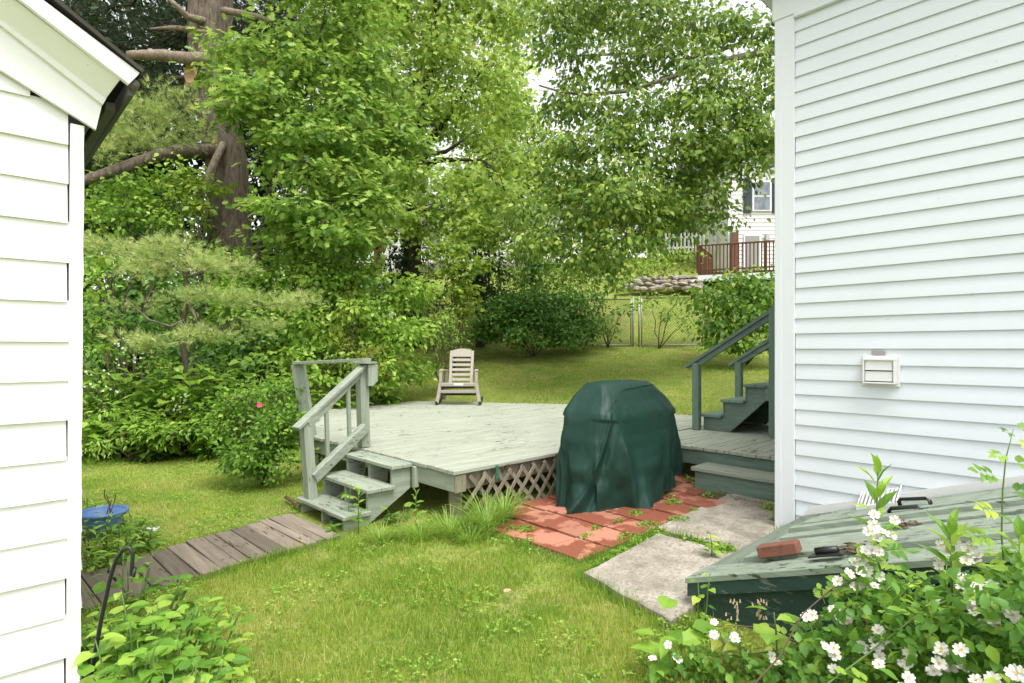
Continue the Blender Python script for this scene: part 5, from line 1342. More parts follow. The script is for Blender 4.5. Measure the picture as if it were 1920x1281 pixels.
plant('shadowed_shrub', 'shadowed shrub in the dark hollow under the scrub pine', 'shrub', G_(420, 10), [B(400, 660, 9.8, 90, 40), B(300, 620, 9.8, 90, 40), B(480, 640, 9.9, 60, 40), B(210, 620, 9.6, 70, 50), B(330, 560, 9.9, 80, 40)], 8, 12, .14, .10, OVATE, 'hedge_leaf', stemr=.02)
plant('fern_shrub', 'feathery shrub at the right end of the vine covered shrub', 'shrub', G_(830, 12.4), [B(810, 560, 12.2, 40, 24), B(835, 600, 12.4, 34, 24), B(840, 640, 12.8, 28, 24), B(805, 620, 12.4, 34, 24), B(815, 690, 12.5, 24, 20)], 13, 12, .12, .10, LANCE, 'shrub_leaf', stemr=.02)
plant('bright_sapling', 'bright yellow green sapling left of the round hedge bush', 'sapling', G_(850, 14.2), [B(850, 455, 14.2, 40, 24), B(830, 500, 14, 40, 26), B(880, 500, 14.2, 36, 26), B(850, 540, 14, 46, 24), B(870, 575, 14.2, 30, 24), B(800, 480, 14.2, 24, 22)], 9, 12, .15, .13, MAPLE, 'lime_leaf', stemr=.03)
plant('round_hedge_bush', 'round dark green hedge bush growing along the chain link fence', 'bush', G_(1000, 15.6), [B(940, 590, 15.6, 45, 40), B(990, 580, 15.5, 50, 40), B(1045, 590, 15.6, 50, 40), B(1090, 605, 15.7, 40, 36), B(930, 625, 15.3, 36, 26), B(990, 620, 15.2, 46, 28), B(1060, 628, 15.3, 46, 22), B(1020, 560, 15.8, 60, 24)],
      24, 12, .13, .115, LITE, 'hedge_leaf', stemr=.02, fill=4)
plant('fence_vine', 'straggly vine on the chain link gate beside the round hedge bush', 'vine', G_(1140, 16.3), [B(1130, 570, 16.3, 24, 26), B(1140, 615, 16.2, 22, 30), B(1165, 580, 16.3, 20, 12), B(1110, 560, 16.4, 30, 20)], 9, 9, .12, .10, OVATE, 'hedge_leaf', stemr=.012)
plant('gate_vine', 'light vine hanging over the top of the wide gate leaf', 'vine', G_(1235, 16.2), [B(1220, 562, 16.2, 30, 12), B(1240, 585, 16.2, 22, 12), B(1290, 600, 16.3, 24, 26), B(1270, 560, 16.3, 30, 7)], 9, 9, .12, .10, OVATE, 'shrub_leaf', stemr=.01)
plant('large_leafy_bush', 'large leafy bush against the fence beside the green stair rails', 'bush', G_(1400, 14.4), [B(1340, 560, 14.4, 40, 36), B(1390, 550, 14.2, 50, 36), B(1445, 560, 14.2, 50, 40), B(1340, 610, 14, 36, 34), B(1400, 610, 13.9, 50, 38), B(1455, 620, 13.8, 40, 34), B(1370, 640, 13.8, 50, 20), B(1420, 520, 14.6, 50, 22)],
      9, 12, .17, .16, OVATE, 'shrub_leaf', stemr=.03, fill=4, droop=.9, tint=(-.2, .9))
plant('slope_bush', 'tangled green bush on the slope above the stone wall', 'bush', G_(1240, 21.6), [B(1200, 510, 21.4, 40, 14), B(1250, 500, 21.8, 50, 18), B(1290, 485, 22, 30, 18), B(1230, 480, 22.5, 50, 14)], 6, 11, .2, .13, OVATE, 'lime_leaf', stemr=.02)
plant('maple_sapling', 'slender sapling hanging over the fence left of the stone wall', 'sapling', G_(1110, 17.6), [B(1110, 500, 17.4, 50, 22), B(1060, 520, 17.4, 44, 18), B(1150, 520, 17.2, 44, 20), B(1090, 540, 17, 40, 16), B(1130, 470, 17.6, 44, 20), B(1170, 480, 17.4, 30, 18)], 6, 11, .18, .14, MAPLE, 'birch_leaf', stemr=.03)
plant('slope_shrub', 'loose shrub growing before the pale house foundation', 'shrub', G_(985, 18.5), [B(960, 520, 18.4, 44, 22), B(1010, 530, 18.2, 44, 18), B(930, 500, 18.6, 30, 24), B(1040, 505, 18.6, 40, 14)], 6, 11, .18, .12, OVATE, 'birch_leaf', stemr=.02)

# knotweed thicket: heart shaped leaves on arching canes
KN = [(185, 8.9, 690, 'knotweed clump nearest the shed corner'), (250, 8.8, 700, 'knotweed clump below the pale pine sprays'), (320, 8.8, 680, 'tall knotweed clump in the middle of the thicket'),
      (385, 8.7, 690, 'knotweed clump over the bare twiggy patch'), (450, 8.8, 680, 'knotweed clump behind the small rose bush'), (520, 9.2, 690, 'knotweed clump behind the leaning plank'), (220, 8.5, 750, 'low knotweed clump at the lawn edge below white blossoms'),
      (290, 8.4, 760, 'low knotweed clump at the lawn edge in the middle'), (170, 8.3, 780, 'low knotweed clump at the lawn edge against the shed'), (590, 10.2, 700, 'knotweed clump overhanging the deck behind the railing'), (725, 11.3, 725, 'knotweed clump spilling onto the back of the deck'), (660, 10.7, 735, 'low knotweed clump at the left back edge of the deck'), (400, 8.5, 760, 'low knotweed clump left of the small rose bush')]
def knotweed(px_, D, top, label):
    base = G_(px_, D); t = thing('knotweed_clump', label, 'weed', base, 'knotweed thicket beside the lawn')
    me = []
    Pn, Dn, Nn = [], [], []
    cane = MB(); H = max(.25, P(px_, top, D).z - base.z)
    for k in range(20):
        a = R(0, 6.28); r = R(.05, .6); h = H * R(.7, 1.12)
        top_ = base + Vector((r * math.cos(a), r * math.sin(a), h)); f0 = base + Vector((r * .4 * math.cos(a), r * .4 * math.sin(a), 0))
        pts = curve(f0, top_, .05, .12, 6); cane.tube(pts, [.008, .007, .006, .005, .004, .003], 5)
        n = int(9 + h * 8)
        for i in range(n):
            f = .12 + .88 * i / n; s = min(4.99, f * 5); j = min(4, int(s)); p = pts[j].lerp(pts[j + 1], s - j); ang = i * 2.4 + k
            d = Vector((math.cos(ang), math.sin(ang), R(-.5, .05)))
            Pn.append(p + d * .05); Dn.append(d); Nn.append(Vector((R(-.35, .35), R(-.35, .35), 1)) + d * .35)
    o = np_object('foliage', HEART[0], HEART[1], np.array([tuple(v) for v in Pn]), np.array([tuple(v) for v in Dn]), np.array([tuple(v) for v in Nn]), rng.uniform(.10, .18, len(Pn)), rng.beta(2, 2, len(Pn)), 'big_leaf', t); o['kind'] = 'stuff'
    cane.build('canes', 'stem_green', t, True)['kind'] = 'stuff'
for a in KN: knotweed(*a)
plant('blossom_shrub', 'shrub with small white blossom clusters in the left thicket', 'shrub', G_(240, 8.7), [B(200, 660, 8.6, 40, 20), B(255, 675, 8.5, 40, 18), B(180, 720, 8.4, 34, 20), B(340, 760, 8.2, 24, 22)], 14, 10, .10, .07, OVATE, 'shrub_leaf', stemr=.012)
plant('lawn_edge_shrub', 'low leafy growth along the lawn edge below the thicket', 'shrub', G_(250, 8.2), [B(175, 820, 8.0, 40, 26), B(240, 815, 8.0, 44, 26), B(300, 810, 8.05, 44, 26), B(360, 800, 8.2, 40, 24), B(405, 785, 8.4, 36, 30), B(200, 780, 8.1, 40, 26)], 26, 12, .10, .085, LANCE, 'shrub_leaf', stemr=.01)
plant('small_rose_bush', 'small dense rose bush beside the deck steps with one pink bloom', 'rose bush', G_(490, 6.85), [B(470, 750, 6.9, 50, 30), B(515, 735, 7.1, 36, 26), B(440, 790, 6.8, 36, 34), B(500, 800, 6.7, 50, 36), B(535, 790, 7.0, 30, 36), B(465, 850, 6.6, 46, 34), B(522, 850, 6.7, 38, 36), B(430, 855, 6.7, 28, 26), B(490, 880, 6.5, 50, 14)],
      62, 12, .075, .058, OVATE, 'shrub_leaf', stemr=.012, fill=4, flat_=.7, tint=(-.25, .75))

# ================================================================== foreground plants: every larger leaf is a piece of its own
def leaf_meshes(tmpl, mat, n, comp=None, name='leaf'):
    out = []
    for i in range(n):
        tv = np.array(tmpl[0], float); V = []; F = []; 
        if comp:
            k = comp; items = [((0, 1.0, 0), 0.0, .62)] + [((sd * .05, .28 + .26 * j, 0), sd * -1.0, .55) for j in range((k - 1) // 2) for sd in (-1, 1)]
        else: items = [((0, 0, 0), 0, 1)]
        for (ox, oy, oz), ang, sc in items:
            a = ang + R(-.15, .15); ca_, sa_ = math.cos(a), math.sin(a); b = R(-.35, .25); o = len(V); s = sc * R(.85, 1.1)
            for (x, y, z) in tv:
                z2 = z + b * y * y * .6
                V.append((ox + (x * ca_ - y * sa_) * s, oy + (x * sa_ + y * ca_) * s - (.3 if comp and ang == 0 else 0) * 0, oz + z2 * s - .05 * oy))
            F += [tuple(q + o for q in f) for f in tmpl[1]]
        if comp:
            o = len(V); V += [(-.012, -.25, 0), (.012, -.25, 0), (.008, 1.0, -.05), (-.008, 1.0, -.05)]; F.append((o, o + 1, o + 2, o + 3))
        me = bpy.data.meshes.new(name); me.from_pydata(V, [], F); me.materials.append(M[mat])
        at = me.attributes.new('tint', 'FLOAT', 'POINT'); tv_ = min(1, max(0, (i + .5) / n + R(-.1, .1))); at.data.foreach_set('value', np.full(len(V), tv_, np.float32)); me.update()
        out.append(me)
    return out
def put_leaf(me, parent, p, d, nrm, s, name='leaf'):
    d = Vector(d).normalized(); x = d.cross(Vector(nrm)).normalized(); z = x.cross(d)
    m = Matrix((x, d, z)).transposed()
    return link(name, me, parent, p, m.to_euler(), s)
def flower_meshes():
    V = []; F = []
    for k in range(5):
        a = 6.2832 * k / 5; ca_, sa_ = math.cos(a), math.sin(a); o = len(V)
        for (x, y, z) in ((-.06, .02, 0), (.06, .02, 0), (.40, .55, .22), (.36, .92, .26), (.12, 1.0, .18), (0, .86, .10), (-.12, 1.0, .18), (-.36, .92, .26), (-.40, .55, .22), (0, .5, .0)):
            V.append((x * ca_ - y * sa_, x * sa_ + y * ca_, z))
        F += [(o, o + 1, o + 9), (o + 1, o + 2, o + 9), (o + 2, o + 3, o + 4, o + 9), (o + 4, o + 5, o + 9), (o + 5, o + 6, o + 9), (o + 6, o + 7, o + 8, o + 9), (o + 8, o, o + 9)]
    pm = bpy.data.meshes.new('flower'); pm.from_pydata(V, [], F); pm.materials.append(M['petal']); pm.update()
    mb = MB(); r = .22
    vs = [(0, 0, .12)]; fs = []
    for i in range(14):
        a = 6.2832 * i / 14; L = R(.14, .26); o = len(mb.v)
        mb.add([(math.cos(a) * .03, math.sin(a) * .03, .02), (math.cos(a + .25) * L, math.sin(a + .25) * L, R(.12, .2)), (math.cos(a - .25) * L, math.sin(a - .25) * L, R(.12, .2))], [(0, 1, 2)])
    cm = mb.mesh('flower_centre', 'stamen')
    return pm, cm
FLO, FLC = flower_meshes()
def put_flower(parent, p, s, toward=None):
    n = Vector((R(-.7, .7), R(-.7, .7), R(.4, 1))) + (Vector((0, 0, CZ + .1)) - Vector(p)).normalized() * .9
    q = n.to_track_quat('Z', 'Y'); e = q.to_euler()
    f = link('flower', FLO, parent, p, e, s); f.rotation_euler.rotate_axis('Z', R(0, 6))
    link('flower_centre', FLC, f, Vector(p), f.rotation_euler.copy(), s)
    return f

def rose_bush():
    base = C(1.55, 2.05, 0); base.z = ground(base.x, base.y)
    t = thing('white_rose_bush', 'wild rose bush with clusters of small white flowers over the cellar door', 'rose bush', base)
    ox = [1200, 1250, 1300, 1350, 1420, 1470, 1520, 1560, 1600, 1640, 1680, 1720, 1770, 1820, 1860, 1900, 1960, 2060]
    oy = [1235, 1190, 1185, 1190, 1205, 1200, 1160, 1095, 1060, 1005, 1060, 1065, 1050, 1060, 1060, 1030, 1000, 1000]
    top = lambda q: float(np.interp(q, ox, oy))
    dmax = lambda q: min(3.05, 2.90 / ((q - 960) / FPX * CA + SA))
    cm = leaf_meshes(OVATE, 'rose_leaf', 10, 5); sm =  leaf_meshes(OVATE, 'rose_leaf', 8)
    canes = []
    # interior mass
    n = 5200; Pn = []
    while len(Pn) < n:
        q = R(1215, 2050); y = top(q) + 25 + abs(R(0, 1)) ** .8 * (1420 - top(q)); D = dmax(q) - .05 - R(0, .55)
        p = P(q, y, D)
        if p.z > ground(p.x, p.y) + .02: Pn.append(tuple(p))
    Pn = np.array(Pn); Dn = rng.normal(size=Pn.shape); Dn[:, 2] -= .2; Nn = rng.normal(size=Pn.shape) * .6; Nn[:, 2] += 1
    o = np_object('undergrowth', OVATE[0], OVATE[1], Pn, Dn, Nn, rng.uniform(.03, .055, len(Pn)), rng.beta(2, 3, len(Pn)) * .8, 'rose_leaf', t); o['kind'] = 'stuff'
    # compound leaves
    toc = Vector((0, 0, CZ))
    for i in range(290):
        q = R(1225, 1990) if i > 60 else R(1560, 1990); y = top(q) + (R(0, 1) ** 1.1) * (1330 - top(q)); D = dmax(q) - .12 - R(0, .6) * (.4 + .6 * (y - top(q)) / 300)
        p = P(q, y, max(1.25, D))
        if p.z < ground(p.x, p.y) + .05: continue
        v = (toc - p).normalized(); a = R(0, 6.28)
        d = Vector((math.cos(a), math.sin(a), R(-.2, .5))); nrm = Vector((R(-.5, .5), R(-.5, .5), 1)) + v * R(.2, .9)
        me = random.choice(cm); put_leaf(me, t, p, d, nrm, R(.06, .10))
    # canes
    for k in range(18):
        q = R(1260, 1960); D = dmax(q) - R(.1, .5); tp = P(q, top(q) + R(-10, 60), D); f = C(R(.7, 2.0), D - R(.0, .35), 0); f.z = ground(f.x, f.y)
        MB().tube(curve(f, tp, .12, .1, 7), [.004, .004, .0035, .003, .0028, .0022, .0015], 5).build('cane', random.choice(('stem_brown', 'stem_green')), t, True)
    # flowers
    CL = [(1649, 987, 6), (1660, 1012, 3), (1638, 1023, 3), (1633, 1039, 2), (1600, 1077, 8), (1625, 1104, 4), (1644, 1090, 2), (1549, 1142, 4), (1506, 1153, 1), (1587, 1166, 2), (1793, 1044, 5), (1823, 1044, 3), (1812, 1025, 2), (1787, 1080, 1), (1823, 1096, 6), (1839, 1120, 2), (1850, 1136, 3), (1766, 1126, 1), (1831, 1161, 2), (1847, 1166, 2), (1882, 1172, 3), (1907, 1147, 2),
          (1342, 1192, 2), (1344, 1162, 1), (1245, 1211, 1), (1221, 1239, 1), (1271, 1239, 1), (1441, 1231, 2), (1370, 1196, 2), (1669, 1188, 4), (1671, 1231, 6), (1627, 1219, 3), (1580, 1259, 1), (1774, 1223, 2), (1785, 1251, 5), (1825, 1231, 1), (1892, 1271, 3), (1849, 1275, 2), (1706, 1277, 2), (1908, 1176, 2), (1570, 1227, 3)]
    for (q, y, n) in CL:
        D = dmax(q) - .30 - R(.25, .45) * max(0, (y - 1040) / 240)
        c = P(q, y, D)
        for k in range(n):
            p = c + Vector((R(-1, 1), R(-1, 1), R(-.7, .7))) * (.012 + .016 * math.sqrt(n))
            put_flower(t, p, R(.018, .024))
    # faded seed heads
    for (q, y) in ((1375, 1150), (1423, 1145), (1400, 1230), (1350, 1225)):
        c = P(q, y, dmax(q) - .45); mb = MB()
        for k in range(16):
            p = c + Vector((R(-.03, .03), R(-.03, .03), R(-.06, .05))); mb.tube([p, p + Vector((R(-.004, .004), R(-.004, .004), .014))], [.0045, .002], 5)
        mb.build('seed_head', 'bud', t)['kind'] = 'stuff'
    return t
rose_bush()

def cane_rose():
    D = 1.98; base = P(1900, 1320, D); base.z = ground(base.x, base.y)
    t = thing('rose_cane', 'single tall rose shoot with paired leaflets standing before the siding', 'rose shoot', base)
    pts = [base, P(1890, 1180, D), P(1884, 1090, D), P(1878, 1000, D), P(1880, 920, D), P(1886, 860, D), P(1900, 805, D)]
    MB().tube(pts, [.004, .0035, .003, .0028, .0025, .002, .001], 6).build('stem', 'stem_green', t, True)
    cm = leaf_meshes(OVATE, 'rose_leaf', 5, 7)
    rv = C(1, 0, 0)
    for i, (q, y, sx, s) in enumerate([(1884, 1078, -1, .075), (1881, 1050, 1, .07), (1879, 1010, -1, .085), (1878, 985, 1, .08), (1878, 960, -1, .07), (1880, 925, 1, .075), (1882, 895, -1, .08), (1885, 870, 1, .075), (1888, 850, -1, .055), (1892, 830, 1, .06), (1898, 812, -1, .045), (1900, 806, 1, .05)]):
        p = P(q, y, D); d = rv * sx + Vector((0, 0, R(-.1, .35))) + C(0, R(-.6, .2), 0); put_leaf(cm[i % 5], t, p + d.normalized() * s * .25, d, Vector((0, 0, 1)) + C(0, -.8, 0), s)
cane_rose()

def lance_shoot(name, label, px_, D, top, bot, s, n=18, f0=.62):
    base = P(px_, bot, D); g = ground(base.x, base.y)
    t = thing(name, label, 'weed', Vector((base.x, base.y, g)), 'tall lance leaved weeds')
    T = P(px_, top, D); pts = curve(Vector((base.x, base.y, g)), T, 0, .03, 6)
    MB().tube(pts, [.006, .0055, .005, .0045, .004, .002], 6).build('stem', 'stem_green', t, True)
    lm = leaf_meshes(LANCE, 'weed_leaf', 5)
    for me in lm:
        pass
    for i in range(n):
        f = f0 + (1 - f0) * i / (n - 1); p = pts[min(4, int(f * 5))].lerp(pts[min(5, int(f * 5) + 1)], f * 5 - min(4, int(f * 5))); a = i * 2.4 + px_
        rise = R(.15, .6) + 1.9 * max(0, f - .75) / .25
        put_leaf(lm[i % 5], t, p, Vector((math.cos(a), math.sin(a), rise)), Vector((R(-.5, .5), R(-.5, .5), 1)) + Vector((math.cos(a), math.sin(a), 0)) * (-.6 * rise) + C(0, -.5, 0), s * (1.05 - .35 * f) * R(.85, 1.1))
lance_shoot('lance_weed', 'tall lance leaved weed shoot in front of the wall vent', 1646, 2.32, 885, 1200, .15)
lance_shoot('lance_weed', 'lance leaved weed shoot among the white roses at the middle', 1781, 2.0, 995, 1250, .15)
lance_shoot('lance_weed', 'lance leaved weed shoot at the far right edge of the roses', 1912, 1.85, 995, 1260, .14)
lance_shoot('lance_weed', 'young lance leaved weed under the deck rim beside the steps', 780, 4.95, 925, 985, .10, 12, .25)
lance_shoot('lance_weed', 'young lance leaved weed before the bottom tread', 672, 4.85, 925, 985, .11, 13, .25)

def weed(label, px_, D, top, n, s, tmpl=HEART, mat='weed_leaf', name='broad_leaf_weed', spread=.16, stems=3, group='broad leaved weeds'):
    base = gpx(px_, D); t = thing(name, label, 'weed', base, group)
    lm = leaf_meshes(tmpl, mat, 6); H = max(.08, P(px_, top, D).z - base.z)
    for k in range(stems):
        a = R(0, 6.28); tp = base + Vector((math.cos(a) * spread * R(.3, 1), math.sin(a) * spread * R(.3, 1), H * R(.65, 1.05)))
        pts = curve(base + Vector((math.cos(a), math.sin(a), 0)) * spread * .25, tp, .03, .1, 5)
        MB().tube(pts, [.006, .005, .0045, .004, .002], 5).build('stem', 'stem_green', t, True)
        m = max(2, n // stems)
        for i in range(m):
            f = .2 + .8 * i / max(1, m - 1); j = min(3, int(f * 4)); p = pts[j].lerp(pts[j + 1], min(1, f * 4 - j)); b = i * 2.39 + k
            d = Vector((math.cos(b), math.sin(b), R(-.25, .35))); put_leaf(random.choice(lm), t, p + d * s * .25, d, Vector((R(-.3, .3), R(-.3, .3), 1)), s * R(.7, 1.15) * (1.1 - .35 * f))
WL = [(235, 2.75, 1150, 40, .13, 'broad leaved weed clump right behind the black hook'), (275, 2.6, 1120, 44, .135, 'broad leaved weed clump under the tip of the hook'), (320, 2.75, 1135, 44, .12, 'broad leaved weed clump between the hook and the lawn'), (235, 3.2, 1050, 30, .135, 'tall pale weed standing in front of the boardwalk'), (290, 3.15, 1075, 34, .12, 'tall pale weed where the boardwalk meets the lawn'), (375, 2.7, 1165, 34, .11, 'yellow green weed at the right edge of the weed patch'),
      (245, 2.35, 1200, 40, .13, 'dark broad leaved weed at the foot of the hook'), (300, 2.3, 1205, 44, .13, 'dark broad leaved weed at the bottom of the weed patch'), (360, 2.35, 1225, 38, .11, 'low broad leaved weed at the bottom right of the weed patch'), (190, 3.05, 1120, 28, .10, 'weed clump behind the shed corner board'), (200, 2.85, 1160, 30, .12, 'weed clump between the shed corner and the hook'), (345, 3.0, 1140, 30, .10, 'small weed clump at the lawn side of the weed patch'), (330, 2.15, 1245, 34, .11, 'lowest broad leaved weed at the bottom edge of the picture'), (400, 2.5, 1225, 24, .10, 'small pale weed at the bottom edge nearest the lawn')]
for (q, D, tp, n, s, lab) in WL: weed(lab, q, D, tp, int(n * 1.3), s * .88, OVATE if n % 8 else HEART, spread=.2, stems=6)
PE = [(180, 4.45, 965, 'feathery leaved plant between the shed and the blue tub'), (222, 4.4, 968, 'feathery leaved plant in front of the blue tub'), (262, 4.5, 990, 'feathery leaved plant beside the white bag'), (190, 4.15, 1020, 'feathery leaved plant above the old boardwalk end'), (250, 5.1, 965, 'leafy plant right of the blue tub'), (165, 5.5, 935, 'leafy plant behind the blue tub')]
for (q, D, tp, lab) in PE: weed(lab, q, D, tp, 70, .12, LANCE, 'weed_leaf', 'feathery_plant', .22, 7, 'plants round the blue tub')
weed('round leaved weed growing through the middle tread of the steps', 648, 5.12, 905, 7, .10, HEART, 'weed_leaf', spread=.08, stems=1)
weed('small weed on the gravel before the bottom step', 620, 4.95, 975, 9, .075, HEART, 'rose_leaf', spread=.08, stems=2)
weed('broad leaved weed in the shade under the deck rim', 740, 5.1, 950, 12, .10, HEART, 'hedge_leaf', spread=.14, stems=3)
weed('climbing weed between the handrail and the deck edge', 588, 6.6, 840, 18, .085, HEART, 'shrub_leaf', spread=.12, stems=3)
weed('young weed sprouting between the concrete slabs', 1335, 4.0, 975, 12, .065, HEART, 'rose_leaf', spread=.04, stems=1)
weed('yellow weed at the corner between the two concrete slabs', 1290, 4.35, 1003, 9, .06, OVATE, 'lime_leaf', spread=.06, stems=3)
weed('thin climbing weed at the low corner of the cellar door', 1318, 2.95, 1060, 14, .065, HEART, 'rose_leaf', spread=.05, stems=2)
weed('big soft leaved mullein weed at the corner of the near slab', 1275, 2.55, 1160, 12, .20, OVATE, 'big_leaf', 'mullein_weed', .10, 2)
weed('nettle like weed under the dark side of the cellar door', 1470, 2.45, 1140, 14, .13, HEART, 'weed_leaf', 'nettle_weed', .10, 2)
weed('yellowing weed under the dark side of the cellar door', 1395, 2.5, 1155, 18, .10, OVATE, 'yew_leaf', 'yellow_weed', .12, 3)

def long_grass(label, px_, D, n, L, spread):
    base = gpx(px_, D); t = thing('grass_tuft', label, 'grass tuft', base, 'long grass tufts by the deck')
    a = rng.uniform(0, 6.283, n); r = np.sqrt(rng.uniform(0, 1, n)) * spread
    p = np.stack([base.x + r * np.cos(a), base.y + r * np.sin(a), np.full(n, base.z - .01)], 1)
    # arching blade
    d = np.stack([np.cos(a) * .55, np.sin(a) * .55, rng.uniform(.6, 1.4, n)], 1) + rng.normal(size=(n, 3)) * .15
    up = -np.stack([np.cos(a), np.sin(a), np.zeros(n)], 1) + np.array([0, 0, .6])
    bl = ([(-.5, 0, 0), (.5, 0, 0), (.45, .35, .01), (-.45, .35, .01), (.38, .65, -.08), (-.38, .65, -.08), (.22, .88, -.24), (-.22, .88, -.24), (0, 1.0, -.42)], [(0, 1, 2, 3), (3, 2, 4, 5), (5, 4, 6, 7), (7, 6, 8)])
    o = np_object('blades', bl[0], bl[1], p, d, up, L * rng.uniform(.5, 1.15, n), rng.beta(2, 2, n), 'tuft_blade', t, wid=rng.uniform(.005, .009, n)); o['kind'] = 'stuff'
for a in (('long arching grass tuft at the deck corner before the lattice', 915, 4.85, 240, .36, .09), ('long grass tuft hanging over the left end of the lattice', 945, 5.1, 150, .33, .07), ('grass tuft under the open deck rim', 845, 4.75, 220, .22, .13), ('grass tuft under the corner of the deck', 880, 4.6, 200, .20, .13), ('grass tuft beside the stair stringer', 790, 4.7, 170, .18, .13), ('grass tuft at the near stringer of the steps', 715, 4.65, 150, .17, .10)):
    long_grass(*a)

# ================================================================== lawn
def inpoly(x, y, poly):
    c = np.zeros(len(x), bool); j = len(poly) - 1
    for i in range(len(poly)):
        xi, yi = poly[i]; xj, yj = poly[j]
        m = ((yi > y) != (yj > y)) & (x < (xj - xi) * (y - yi) / (yj - yi + 1e-9) + xi); c ^= m; j = i
    return c
HARD = [[(3.10, 2.60), (3.45, 2.56), (5.4, 2.5), (5.4, 3.0), (5.8, 3.0), (5.8, 3.95), (3.5, 3.98), (3.45, 3.62), (3.14, 3.62)], [(2.92, 2.34), (2.74, 1.64), (3.95, 1.70), (3.93, 2.45)], [(4.02, 2.52), (4.0, 1.72), (5.30, 1.92), (5.42, 2.64)], [(2.27, 4.47), (2.27, 5.40), (-.35, 4.70), (-.35, 4.15)],
        [(2.3, 4.55), (3.1, 4.55), (3.1, 3.95), (5.75, 3.95), (5.75, 1.8), (8.4, 1.8), (8.4, 7.3), (6.8, 9.75), (4.6, 9.75), (3.1, 6.9), (3.1, 5.42), (2.3, 5.42)], [(2.96, 1.66), (4.8, 1.66), (14, 1.86), (14, -8), (2.96, -8)], [(.42, 3.28), (.42, 6.5), (-3.3, 6.5), (-3.3, 3.28)], [(4.7, 1.9), (5.5, 1.9), (5.5, 1.6), (4.7, 1.6)]]
def vnoise(x, y, s, seed):
    r = np.random.default_rng(seed); g = r.uniform(0, 1, (64, 64)); u, v = x / s + 1000, y / s + 1000
    i, j = np.floor(u).astype(int), np.floor(v).astype(int); fu, fv = u - i, v - j; fu = fu * fu * (3 - 2 * fu); fv = fv * fv * (3 - 2 * fv)
    G = lambda a, b: g[a % 64, b % 64]
    return (G(i, j) * (1 - fu) + G(i + 1, j) * fu) * (1 - fv) + (G(i, j + 1) * (1 - fu) + G(i + 1, j + 1) * fu) * fv
def lawn():
    N0 = 1_500_000
    Y = 1.45 + (23.5 - 1.45) * rng.uniform(0, 1, N0) ** 1.0
    hw = .92 * Y + .7; X = rng.uniform(-1, 1, N0) * hw
    dens = 15000 * np.minimum(1.2, (3.0 / Y) ** 1.55); dens[Y > 12] *= .8
    p = dens * hw * 2 * (23.5 - 1.45) / N0 * .88
    keep = rng.uniform(0, 1, N0) < p
    X, Y = X[keep], Y[keep]
    x, y = X * CA + Y * SA, -X * SA + Y * CA
    ok = np.ones(len(x), bool)
    for h in HARD: ok &= ~inpoly(x, y, h)
    thin = vnoise(x, y, .5, 5) * .6 + vnoise(x, y, .18, 6) * .4
    ok &= (thin > .24) | (rng.uniform(0, 1, len(x)) < .35)
    X, Y, x, y = X[ok], Y[ok], x[ok], y[ok]; n = len(x)
    # distance to hard edges -> longer uncut grass
    edge = np.zeros(n)
    for h in HARD[:5]:
        hh = h
        for a in np.linspace(0, 6.283, 8, endpoint=False):
            edge = np.maximum(edge, inpoly(x + .10 * np.cos(a), y + .10 * np.sin(a), hh) * 1.0)
    tall = vnoise(x, y, .7, 11); tall2 = vnoise(x, y, .22, 12)
    L = (.022 + .034 * tall * tall2 + .010 * tall) * rng.uniform(.6, 1.3, n) * (1 + .75 * edge) * (1 + .035 * np.maximum(0, Y - 6))
    clump = vnoise(x, y, .09, 41) * vnoise(x, y, .35, 42); L *= np.where(rng.uniform(0, 1, n) < .05, 1.9, 1.0) * (1 + 1.5 * np.clip(clump - .42, 0, 1))
    wid = (.0024 + .00062 * Y) * rng.uniform(.7, 1.25, n)
    z = ground_c(X, Y) - .004
    a = rng.uniform(0, 6.283, n); ln = rng.uniform(.15, 1.6, n) + .10 * np.clip(Y - 3.5, 0, 9)
    d = np.stack([np.cos(a) * ln, np.sin(a) * ln, np.ones(n)], 1); nr = np.stack([-np.cos(a), -np.sin(a), np.full(n, .3)], 1) + rng.normal(size=(n, 3)) * .3
    dry = vnoise(x, y, 1.1, 21) * .55 + vnoise(x, y, .33, 22) * .45
    tint = np.clip(.02 + .70 * dry + rng.normal(0, .19, n) + .25 * (rng.uniform(0, 1, n) < .10) - .22 * edge, 0, 1)
    TRI = ([(-.5, 0, 0), (.5, 0, 0), (0, 1, .2)], [(0, 1, 2)]); pz = np.stack([x, y, z], 1)
    for sel, tm, lab in ((Y < 4.6, BLADE, 'short yellow green grass of the front lawn before the deck'), (Y >= 4.6, TRI, 'yellow green grass of the lawn beside and behind the deck')):
        o = np_object('lawn_grass', tm[0], tm[1], pz[sel], d[sel], nr[sel], L[sel], tint[sel], 'grass_blade', None, wid=wid[sel])
        tag(o, lab, 'grass', None, 'stuff')
    # clover and small weeds in the turf
    m = 26000; Yc = 1.5 + 7.5 * rng.uniform(0, 1, m) ** 1.3; Xc = rng.uniform(-1, 1, m) * (.92 * Yc + .4); xc, yc = Xc * CA + Yc * SA, -Xc * SA + Yc * CA
    ok = vnoise(xc, yc, .45, 31) * .6 + vnoise(xc, yc, .15, 32) * .4 > .56
    for h in HARD: ok &= ~inpoly(xc, yc, h)
    xc, yc, Xc, Yc = xc[ok], yc[ok], Xc[ok], Yc[ok]; m = len(xc)
    xc, yc, Xc, Yc = (np.repeat(v, 3) for v in (xc, yc, Xc, Yc)); a = np.repeat(rng.uniform(0, 6.28, m), 3) + np.tile([0, 2.09, 4.19], m); m *= 3
    d = np.stack([np.cos(a), np.sin(a), rng.uniform(-.1, .5, m)], 1); nr = rng.normal(size=(m, 3)) * .25; nr[:, 2] += 1
